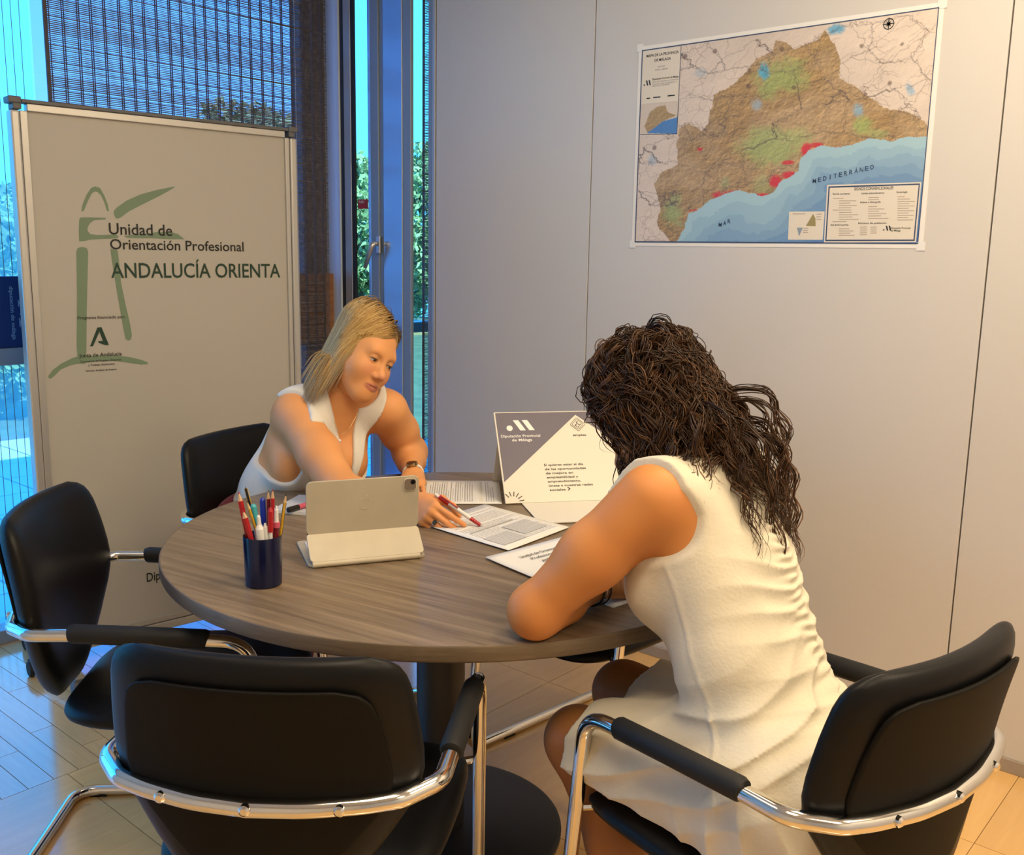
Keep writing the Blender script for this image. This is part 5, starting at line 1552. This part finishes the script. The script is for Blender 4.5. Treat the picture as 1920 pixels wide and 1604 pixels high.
# trousers
hipR, hipL = T1(-.085, .01, -.02), T1(.085, .01, -.02)
KR, KL = _v((1.475, 2.020, .520)), _v((1.690, 1.965, .520)); AR, AL = _v((1.47, 2.06, .09)), _v((1.70, 1.99, .09))
leg = [ell(T1(0, -.01, -.005), (.176, .134, .130), TR_, .05), cap(hipR, KR, .088, .068, .05), cap(hipL, KL, .088, .068, .05), cap(KR, AR, .066, .050, .03), cap(KL, AL, .066, .050, .03)]
ax = grid((1.36, 1.86, .06), (1.90, 2.58, .73), .0065)
F = field(leg, ax, .03) ; G = meshgrid(ax)
F = F - .004 - .003 * wnoise(G, 40, 8).astype(np.float32); F = np.maximum(F, (.075 - G[..., 2]).astype(np.float32)); F = np.maximum(F, (((G - Hc) @ TR_)[..., 2] - .125).astype(np.float32))
V, Q = surface_nets(F, ax); fastmesh('trousers', rel(V, p1), Q, M['crimson'], p1, None, True)
for A_ in (AR, AL):
    ax = grid(A_ + (-.07, -.22, -.09), A_ + (.07, .06, .06), .005)
    F = field([cap(A_ + (0, .01, -.055), A_ + (-.005, -.15, -.062), .036, .030, .03), cap(A_ + (0, 0, 0), A_ + (0, 0, -.05), .034, .036, .03)], ax)
    F = np.maximum(F, (.002 - meshgrid(ax)[..., 2]).astype(np.float32))
    V, Q = surface_nets(F, ax); fastmesh('shoe', rel(V, p1), Q, M['shoe'], p1, None, True)
rel_c = lambda c: _v(c) - np.array(p1.location)
face_parts(p1, rel_c(H1c), H1R, (.16, .085, .035))
# hair: a cap close to the skull with a curtain of locks
def hair_cap(c, R, cutf, er, col, name, person, ec=(0, -.012, .037), extra=()):
    lo, hi = (-.15, -.17, -.19), (.15, .13, .16)
    ax_ = grid(lo, hi, .0035); F_ = field([ell(ec, er, k=.02)] + list(extra), ax_, .02); G_ = meshgrid(ax_)
    F_ = smax(F_ + .0015 * wnoise(G_, 120, 3).astype(np.float32), cutf(G_).astype(np.float32), .012)
    V_, Q_ = surface_nets(F_, ax_)
    return fastmesh(name, rel(V_ @ R.T + c, person), Q_, M['hairshade'], person, np.ones((len(V_), 3)) * col, True)
g1 = np.random.default_rng(21)
cut1 = lambda G: np.maximum(G[..., 1] * .80 - G[..., 2] * .60 - .012 - .10 * np.clip(-G[..., 2] - .02, 0, 1), G[..., 1] - .078)
side1 = [ell((.050, -.035, -.035), (.022, .045, .075), k=.04), ell((0, -.062, -.045), (.060, .030, .085), k=.04), ell((-.050, -.035, -.030), (.022, .042, .065), k=.04)]
cap1 = hair_cap(H1c, H1R, cut1, (.0775, .0975, .0860), (.30, .185, .075), 'hair', p1, extra=side1)
def roots(n, g, cond, er=(.0795, .0995, .0885), ec=(0, -.012, .037)):
    out = np.zeros((0, 3))
    while len(out) < n:
        u_ = g.normal(size=(n * 3, 3)); u_ /= np.linalg.norm(u_, axis=1)[:, None]
        p = u_ * er + ec; out = np.concatenate([out, p[cond(p)]])
    return out[:n]
PARTX = -.030
r1 = roots(4600, g1, lambda p: (p[:, 1] * .80 - p[:, 2] * .60 < .010) & (p[:, 2] > -.045) & ((p[:, 2] > .0) | (p[:, 1] < -.02)))
sgn = np.where(r1[:, 0] > PARTX - .004 * g1.normal(size=len(r1)), 1.0, -1.0)
back = np.clip((-r1[:, 1] - .02) / .06, 0, 1)
d1 = np.stack([np.where(sgn > 0, 1.0, -.7) * (1 - .8 * back), np.where(sgn > 0, -.12, -.7), -1.0 + 0 * sgn], 1)
nrm = (r1 - _v((0, -.012, .037))) / _v((.0795, .0990, .0880)) ** 2; nrm /= np.linalg.norm(nrm, axis=1)[:, None]
d1 -= nrm * (d1 * nrm).sum(1)[:, None]; d1 += nrm * .06; d1 += g1.normal(size=d1.shape) * .05
lay = g1.uniform(.001, .011, len(r1))
gl = H1R.T @ _v((0, 0, -1)); grav_l = gl * .30 + _v((.14, -.10, -1)) * .75; grav_l /= np.linalg.norm(grav_l)
I3 = np.eye(3)
ells1 = [(_v((0, -.012, .037)), _v((.0795, .0990, .0880)), I3, 1.0), (_v((0, .015, -.045)), _v((.066, .066, .095)), I3, .9), (_v((0, -.035, -.06)), _v((.062, .062, .10)), I3, 1.0)]
Lh = np.clip((r1[:, 2] + .02) * 1.35 + np.where(sgn > 0, .128, .100) + .012 * g1.normal(size=len(r1)), .07, .34)
S1 = grow(r1, d1, 17, Lh / 17, ells1, grav_l, .24, g1, layer=lay, noise=.022, hug=(.010, -.085, _v((0, -.012, .037)), _v((.0795, .0990, .0880)), 2.0))
# keep the face free: drop strands whose ends wander in front of it
fr_ = (S1[..., 1] > .052) & (S1[..., 2] < .042) & (np.abs(S1[..., 0] - .0) < .056)
fr_ |= (S1[..., 1] > .060) & (S1[..., 2] < .060 - 1.0 * np.clip(S1[..., 0] + .01, -.05, .0)) & (S1[..., 0] < .012)
fr_ |= (S1[..., 0] < -.066) & (S1[..., 1] > .03)
keep = fr_.sum(1) <= 0
S1 = S1[keep]; r1k = r1[keep]
m_ = S1.shape[1]; t_ = np.linspace(0, 1, m_)[None, :, None]
tone = g1.uniform(0, 1, len(S1))[:, None, None]
gold_, ash = np.array((.60, .34, .075)), np.array((.50, .37, .20))
bc = gold_ * (1 - tone) + np.array((.33, .17, .04)) * tone
bc = np.where(g1.uniform(size=(len(S1), 1, 1)) < .22, np.array((.76, .54, .22)), bc)
colh = bc * (1 - t_) + (bc * .35 + ash * .65) * t_
dk = np.clip(1 - np.abs(r1k[:, 0] - PARTX) / .034, 0, 1)[:, None, None] * np.clip(1.3 - t_ / .26, 0, 1)
colh = colh * (1 - dk) + np.array((.075, .05, .03)) * dk
V, F_, C_ = strands_mesh(S1, g1.uniform(.0008, .0014, len(S1)), colh * np.ones((1, m_, 1)))
V = V @ H1R.T + H1c
o = fastmesh('hair_locks', rel(V, p1), F_, M['hair'], cap1, C_, True); o['kind'] = 'stuff'
# jewellery and watch
def ring_path(c, n, r, k=28, ry=None):
    n = _v(n); n /= np.linalg.norm(n); a = np.cross(n, (0.3, .2, .9)); a /= np.linalg.norm(a); b_ = np.cross(n, a)
    return [tuple(_v(c) + a * r * math.cos(t) + b_ * (ry or r) * math.sin(t)) for t in np.linspace(0, 2 * math.pi, k, endpoint=False)]
pr_ = tipsR['ring']; mid = pr_[0] * .45 + pr_[1] * .55; axr = pr_[1] - pr_[0]
q = MB(); q.tube(ring_path(rel_c(mid), axr, .0089), .0015, 8, closed=True); rg = q.build('ring', M['steel'], p1, smooth=True)
nout = frR[2] * .55 + _v((-.45, -.45, .5)); nout -= axr * (nout @ axr) / (axr @ axr); nout /= np.linalg.norm(nout)
q = MB(); cc = rel_c(mid) + nout * .0098
prof = [(.0005, -.002), (.0050, -.0015), (.0056, .0008), (.0035, .0030), (.0005, .0034)]
q.lathe(prof, 14, tuple(cc), Vector((0, 0, 1)).rotation_difference(Vector(nout)).to_matrix().to_4x4()); q.build('ring_stone', mat('dark_stone', (.03, .04, .04), .05), rg, smooth='auto')
dw = (WL - EL); dw /= np.linalg.norm(dw); wc = WL - dw * .012
q = MB(); q.tube(ring_path(rel_c(wc), dw, .0275), .0045, 8, closed=True); wt = q.build('watch', M['white'], p1, smooth=True)
wn_ = _v((-.45, -.35, .82)); wn_ -= dw * (wn_ @ dw); wn_ /= np.linalg.norm(wn_)
q = MB(); q.lathe([(.0005, 0), (.0165, 0), (.0175, .003), (.0165, .008), (.0005, .008)], 24, tuple(rel_c(wc + wn_ * .026)), Vector((0, 0, 1)).rotation_difference(Vector(wn_)).to_matrix().to_4x4()); q.build('watch_case', M['gold'], wt, smooth='auto')
q = MB(); q.lathe([(.0005, .0081), (.0150, .0081), (.0145, .0088), (.0005, .0088)], 24, tuple(rel_c(wc + wn_ * .026)), Vector((0, 0, 1)).rotation_difference(Vector(wn_)).to_matrix().to_4x4()); q.build('watch_dial', M['lens'], wt, smooth='auto')
npt = [T1(l_, f_, u_) for (l_, f_, u_) in ((-.056, .030, .455), (-.044, .066, .435), (-.022, .088, .405), (.004, .098, .378), (.020, .088, .400), (.030, .066, .430), (.036, .030, .455))]
q = MB(); q.tube([tuple(rel_c(p)) for p in fillet_path(npt, .03)], .0009, 6); nk = q.build('necklace', M['gold'], p1, smooth=True)
q = MB(); q.lathe([(.0004, -.005), (.0045, -.002), (.0050, .001), (.0030, .0045), (.0004, .006)], 14, tuple(rel_c(T1(.004, .103, .366)))); q.build('pendant', M['white'], nk, smooth=True)
# the pen she holds
pt, pe = _v((1.662, 1.668, .806)), _v((1.706, 1.556, TZ + .0048))
pn = thing('pen', 'red and white pen held by the blonde woman on the printed form', 'pen', tuple(pe))
for a, b_, r0, r1, m_, nm in ((0, .04, .0006, .0016, 'steel', 'tip'), (.04, .26, .0042, .0054, 'red', 'grip'), (.26, .74, .0054, .0054, 'white', 'barrel'), (.74, .96, .0062, .0060, 'red', 'cap'), (.96, 1.05, .0040, .0036, 'white', 'push_button')):
    q = MB(); q.tube([tuple((pt - pe) * a), tuple((pt - pe) * b_)], [r0, r1], 12); q.build(nm, M[m_], pn, smooth='auto')
q = MB(); cd = _v((-.5, -.3, .8)); cd -= (pt - pe) * (cd @ (pt - pe)) / ((pt - pe) @ (pt - pe)); cd /= np.linalg.norm(cd)
q.tube([tuple((pt - pe) * .93 + cd * .006), tuple((pt - pe) * .92 + cd * .0090), tuple((pt - pe) * .55 + cd * .0080)], .0016, 8); q.build('clip', M['red'], pn, smooth='auto')

# ------------------------------------------------------------------ the woman in the cream dress
SK2 = (.60, .235, .066)
p2 = thing('person', 'woman with curly brown hair in a cream sleeveless dress seen from behind', 'person', (1.46, .68, 0))
Hc = _v((1.440, .625, .545)); Nb = _v((1.545, .890, 1.030))
SL, SR = _v((1.378, .868, .992)), _v((1.712, .893, .985))
lf = (SL - SR) / np.linalg.norm(SL - SR); ax_ = Nb - Hc; upv = ax_ - lf * (ax_ @ lf); upv /= np.linalg.norm(upv); fw = np.cross(lf, upv)
TR_ = np.stack([lf, fw, upv], 1); SH = (ax_ @ lf) / (ax_ @ upv)
def T2(l, f, u): return Hc + TR_ @ _v((l + u * SH, f, u))
torso2 = [ell(T2(0, -.015, .01), (.182, .132, .13), TR_, .06), ell(T2(0, 0, .19), (.150, .108, .15), TR_, .07), ell(T2(0, 0, .35), (.152, .112, .16), TR_, .05),
          cap(T2(-.118, -.012, .490), T2(.118, -.012, .490), .060, .060, .06), ell(T2(-.072, .085, .36), (.064, .056, .064), TR_, .04), ell(T2(.072, .085, .36), (.064, .056, .064), TR_, .04),
          cap(T2(-.05, -.01, .51), T2(0, 0, .56), .045, .05, .05), cap(T2(.05, -.01, .51), T2(0, 0, .56), .045, .05, .05)]
EL, ER = _v((1.262, 1.022, .783)), _v((1.850, 1.030, .785))
WL, WR = _v((1.492, 1.040, .770)), _v((1.815, 1.215, .775))
arms2 = [cap(SL, SL * .5 + EL * .5, .060, .055, .04), cap(SL * .5 + EL * .5, EL, .055, .043, .03), cap(EL, WL, .041, .0245, .02), cap(EL, EL * .62 + WL * .38, .040, .041, .03),
         cap(SR, SR * .5 + ER * .5, .060, .054, .04), cap(SR * .5 + ER * .5, ER, .054, .043, .03), cap(ER, WR, .041, .0245, .02), cap(ER, ER * .62 + WR * .38, .040, .041, .03)]
H2c = _v((1.514, .950, 1.108)); H2R = frame_from((-.32, .74, -.60), roll=.10)
neck2 = [cap(Nb - upv * .03, H2c + H2R @ _v((0, -.022, -.05)), .056, .050, .04)]
hL, hR = T2(.090, .02, .0), T2(-.090, .02, .0)
KL, KR = _v((1.378, 1.005, .500)), _v((1.572, 1.035, .520)); AL, AR = _v((1.385, .800, .10)), _v((1.555, .90, .09))
legs2 = [cap(hL, KL, .088, .060, .04), cap(hR, KR, .088, .060, .04), cap(KL, KL * .55 + AL * .45, .056, .050, .03), cap(KL * .55 + AL * .45, AL, .050, .036, .03), cap(KR, KR * .55 + AR * .45, .056, .050, .03), cap(KR * .55 + AR * .45, AR, .050, .036, .03)]
for A_ in (AL, AR):
    legs2.append(cap(A_ + (0, -.01, -.03), A_ + (-.01, .13, -.072), .034, .022, .03))
parts = []
ax = grid((1.16, .44, .70), (1.93, 1.26, 1.12), .0052); V, Q = surface_nets(field(torso2 + arms2 + neck2, ax, .02), ax); parts.append((V, Q, skin_var(V, SK2, 11)))
ax = grid((1.22, .50, .0), (1.66, 1.18, .70), .0062); V, Q = surface_nets(field(legs2, ax, .02), ax); parts.append((V, Q, skin_var(V, np.array(SK2) * .55, 12)))  # leg skin darkened, the shadow on the legs is put into the colour
parts.append(head_mesh(H2c, H2R, SK2, Nb - upv * .03, res=.0032))
HLp, tipsL2, frL2 = hand_prims(WL, (.985, .14, -.06), (0, -.25, .97), True, ((30, 38, 20), (32, 40, 20), (34, 42, 22), (36, 44, 22)), THREST, elbow=EL)
V, Q = hand_mesh(HLp, WL, .0024); parts.append((V, Q, skin_var(V, SK2, 13)))
HRp, tipsR2, frR2 = hand_prims(WR, (-.93, -.30, -.06), (.1, 0, 1), False, ((24, 30, 16),) * 4, THREST, elbow=ER)
V, Q = hand_mesh(HRp, WR, .0026); parts.append((V, Q, skin_var(V, SK2, 14)))
V, Q, C_ = join(parts)
rel2 = lambda c: _v(c) - np.array(p2.location)
fastmesh('body', rel(V, p2), Q, M['skin'], p2, C_, True)
face_parts(p2, rel2(H2c), H2R, (.03, .015, .008))
# dress
skirt = [cap(hL, hL * .18 + KL * .82, .098, .078, .06), cap(hR, hR * .18 + KR * .82, .098, .078, .06), cap((hL + hR) / 2 + _v((0, .05, .01)), (KL + KR) / 2 * .6 + (hL + hR) / 2 * .4, .085, .070, .06),
         ell(T2(0, -.02, -.02), (.192, .140, .120), TR_, .06), cap(T2(.10, -.03, -.055), T2(-.10, -.03, -.055), .075, .075, .05)]
ax = grid((1.19, .42, .44), (1.80, 1.20, 1.09), .0037)
F = field(torso2 + skirt + [cap(SL, SL * .88 + EL * .12, .060, .058, .04), cap(SR, SR * .88 + ER * .12, .060, .058, .04)], ax, .03); G = meshgrid(ax); L_ = (G - Hc) @ TR_
u = L_[..., 2]; l = L_[..., 0] - u * SH; f = L_[..., 1]
nz1, nz2 = wnoise(G, 22, 31), wnoise(G, 60, 32)
bk = np.clip(-f / .05 + .2, 0, 1)
l0 = -.018 + .10 * (u - .22)
ruche = .0034 * np.sin(2 * math.pi * u / .019 + 2.2 * nz1 + 1.2 * nz2 + 9 * np.abs(l - l0)) * np.exp(-((l - l0) / .030) ** 2) * bk * np.clip((u - .02) / .08, 0, 1) * np.clip((.50 - u) / .06, 0, 1)
sharp = lambda x: 1 - 2 * np.abs(np.sin(x / 2)) ** .8
rad = .0036 * sharp(2 * math.pi * (u - .33 * np.abs(l - l0)) / .046 + 2.2 * nz1) * np.clip(np.abs(l - l0) / .03, 0, 1) * np.exp(-((np.abs(l - l0) - .05) / .075) ** 2) * bk * np.clip((.42 - u) / .1, 0, 1)
waistf = .0048 * sharp(2 * math.pi * (u + .35 * l) / .052 + 2.4 * nz1) * np.exp(-((u - .10) / .085) ** 2)
hang = .0045 * sharp(2 * math.pi * (l * .7 + f * .9) / .055 + 2.0 * nz1) * np.clip((.06 - u) / .07, 0, 1)
side = .0030 * np.exp(-((f - .012 - .02 * nz2 * .1) / .005) ** 2) * (u > .02)
F = F - .0110 - (ruche + rad + waistf + hang + side * .7 + .0012 * nz2).astype(np.float32)
F = smax(F, -prim_d(ell(T2(0, .012, .605), (.088, .088, .095), TR_), G).astype(np.float32), .006)
lb = .146 + .5 * np.clip(u - .455, 0, 1)
for s in (-1, 1):
    F = smax(F, smin(s * l - lb, u - .396, .05).astype(np.float32), .006)
    F = np.maximum(F, np.minimum(s * l - .172, u - .30).astype(np.float32))
th = (KL - hL + KR - hR); th /= np.linalg.norm(th)
hem = (G - ((hL * .16 + KL * .84) + (hR * .16 + KR * .84)) / 2) @ th
F = np.maximum(F, (hem - .006 * np.sin(60 * G[..., 0])).astype(np.float32))
F = np.maximum(F, (.478 - G[..., 2]).astype(np.float32))
V, Q = surface_nets(F, ax)
dress = fastmesh('dress', rel(V, p2), Q, M['linen'], p2, None, True)
# seams: slim raised cords along armhole and side
# curly hair
cut2 = lambda G: np.maximum(G[..., 1] * .80 - G[..., 2] * .60 - .014, G[..., 1] - .080)
vol2 = [ell((.012, -.045, -.045), (.086, .076, .095), k=.05)]
cap2 = hair_cap(H2c, H2R, cut2, (.084, .103, .092), (.018, .009, .005), 'hair', p2, extra=vol2)
g2 = np.random.default_rng(33)
NC, NPC = 640, 8
rc = roots(NC, g2, lambda p: (p[:, 1] * .80 - p[:, 2] * .60 < .030) & (p[:, 2] > -.055) & ((p[:, 2] > .0) | (p[:, 1] < .0)))
rr = np.repeat(rc, NPC, 0); NS = len(rr)
clw = rr @ H2R.T + H2c
outw = (rr - _v((0, -.012, .037))); outw /= np.linalg.norm(outw, axis=1)[:, None]; outw = outw @ H2R.T
dirw = (_v((.10, -.60, -.10)) + g2.normal(size=(NC, 3)) * .45).repeat(NPC, 0)
dirw -= outw * (dirw * outw).sum(1)[:, None]; dirw += outw * .18
layer = np.where(g2.uniform(size=NC) < .12, g2.uniform(.012, .022, NC), g2.uniform(.001, .017, NC)).repeat(NPC)
ells2 = [(H2c + H2R @ _v((0, -.012, .037)), _v((.080, .100, .089)), H2R, 1.0), (H2c + H2R @ _v((0, .01, -.05)), _v((.066, .070, .095)), H2R, 1.0), (H2c + H2R @ _v((0, -.05, -.06)), _v((.07, .07, .10)), H2R, .8),
         (T2(0, .0, .42), _v((.175, .122, .155)), TR_, .55)]
Lc = np.clip(.250 + .045 * g2.normal(size=NC), .14, .34)
Lc = np.where((rc[:, 1] > .03) & (rc[:, 0] > .0), Lc * .78, Lc); Lc = np.where(rc[:, 0] < -.035, Lc * 1.12, Lc)
NSEG = 30
S2 = grow(clw, dirw, NSEG, (Lc.repeat(NPC)) / NSEG, ells2, _v((.03, -.05, -1)), .28, g2, layer=layer, noise=.02, hug=(.03, -.060, _v((0, -.012, .037)), _v((.080, .100, .089)), 6.0))
# curls: every clump winds about its own axis, strands keep close to their clump
S2c = S2.reshape(NC, NPC, NSEG + 1, 3); ctr_ = S2c.mean(1)
Tn = np.gradient(ctr_, axis=1); Tn /= np.maximum(np.linalg.norm(Tn, axis=2), 1e-6)[..., None]
A_ = np.cross(Tn, _v((.3, .9, .2))); A_ /= np.linalg.norm(A_, axis=2)[..., None]; B_ = np.cross(Tn, A_)
s_ = np.linspace(0, 1, NSEG + 1)[None]
amp = (g2.uniform(.004, .0105, NC)[:, None]) * np.clip(s_ * 2.6, 0, 1)
wl_ = g2.uniform(.055, .105, NC)[:, None]; ph_ = g2.uniform(0, 6.28, NC)[:, None] + 2 * math.pi * s_ * Lc[:, None] / wl_ * g2.choice([-1, 1], NC)[:, None]
out_ = np.zeros((NC, NPC, NSEG + 1, 3))
for k_ in range(NPC):
    loose = .0105 if k_ == 0 else .0048
    jit = g2.normal(size=(NC, 1, 3)) * loose * np.clip(.4 + s_[..., None], 0, 1)
    ph2 = ph_ + g2.normal(size=(NC, 1)) * (.9 if k_ == 0 else .35); am = amp * g2.uniform(.7, 1.35, (NC, 1))
    out_[:, k_] = ctr_ + A_ * (am * np.cos(ph2))[..., None] + B_ * (am * np.sin(ph2))[..., None] + jit
S2 = out_.reshape(NS, NSEG + 1, 3)
lb2 = (S2 - Hc) @ TR_; keep2 = ~(((lb2[..., 2] < .47) & (lb2[..., 0] - lb2[..., 2] * SH > .115)).any(1))
S2 = S2[keep2]; NS_ = NS; NS = len(S2)
tone = g2.uniform(0, 1, NC).repeat(NPC)[keep2][:, None, None]
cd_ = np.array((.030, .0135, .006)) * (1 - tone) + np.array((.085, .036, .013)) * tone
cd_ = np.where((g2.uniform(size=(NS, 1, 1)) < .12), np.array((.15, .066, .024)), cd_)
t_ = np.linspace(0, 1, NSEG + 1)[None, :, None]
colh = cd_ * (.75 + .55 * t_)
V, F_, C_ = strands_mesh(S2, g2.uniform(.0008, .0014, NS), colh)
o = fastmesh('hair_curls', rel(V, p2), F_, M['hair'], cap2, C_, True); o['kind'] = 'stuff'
# bracelets
dw = WL - EL; dw /= np.linalg.norm(dw)
for k_, (off_, mm, rr_) in enumerate(((.050, 'black', .0024), (.040, 'steel', .0014), (.030, 'black', .0018))):
    q = MB(); q.tube(ring_path(rel2(WL - dw * off_), dw + _v((.05 * k_, .1, 0)), .0315 + .0015 * k_), rr_, 8, closed=True); q.build('bracelet', M[mm], p2, smooth=True)
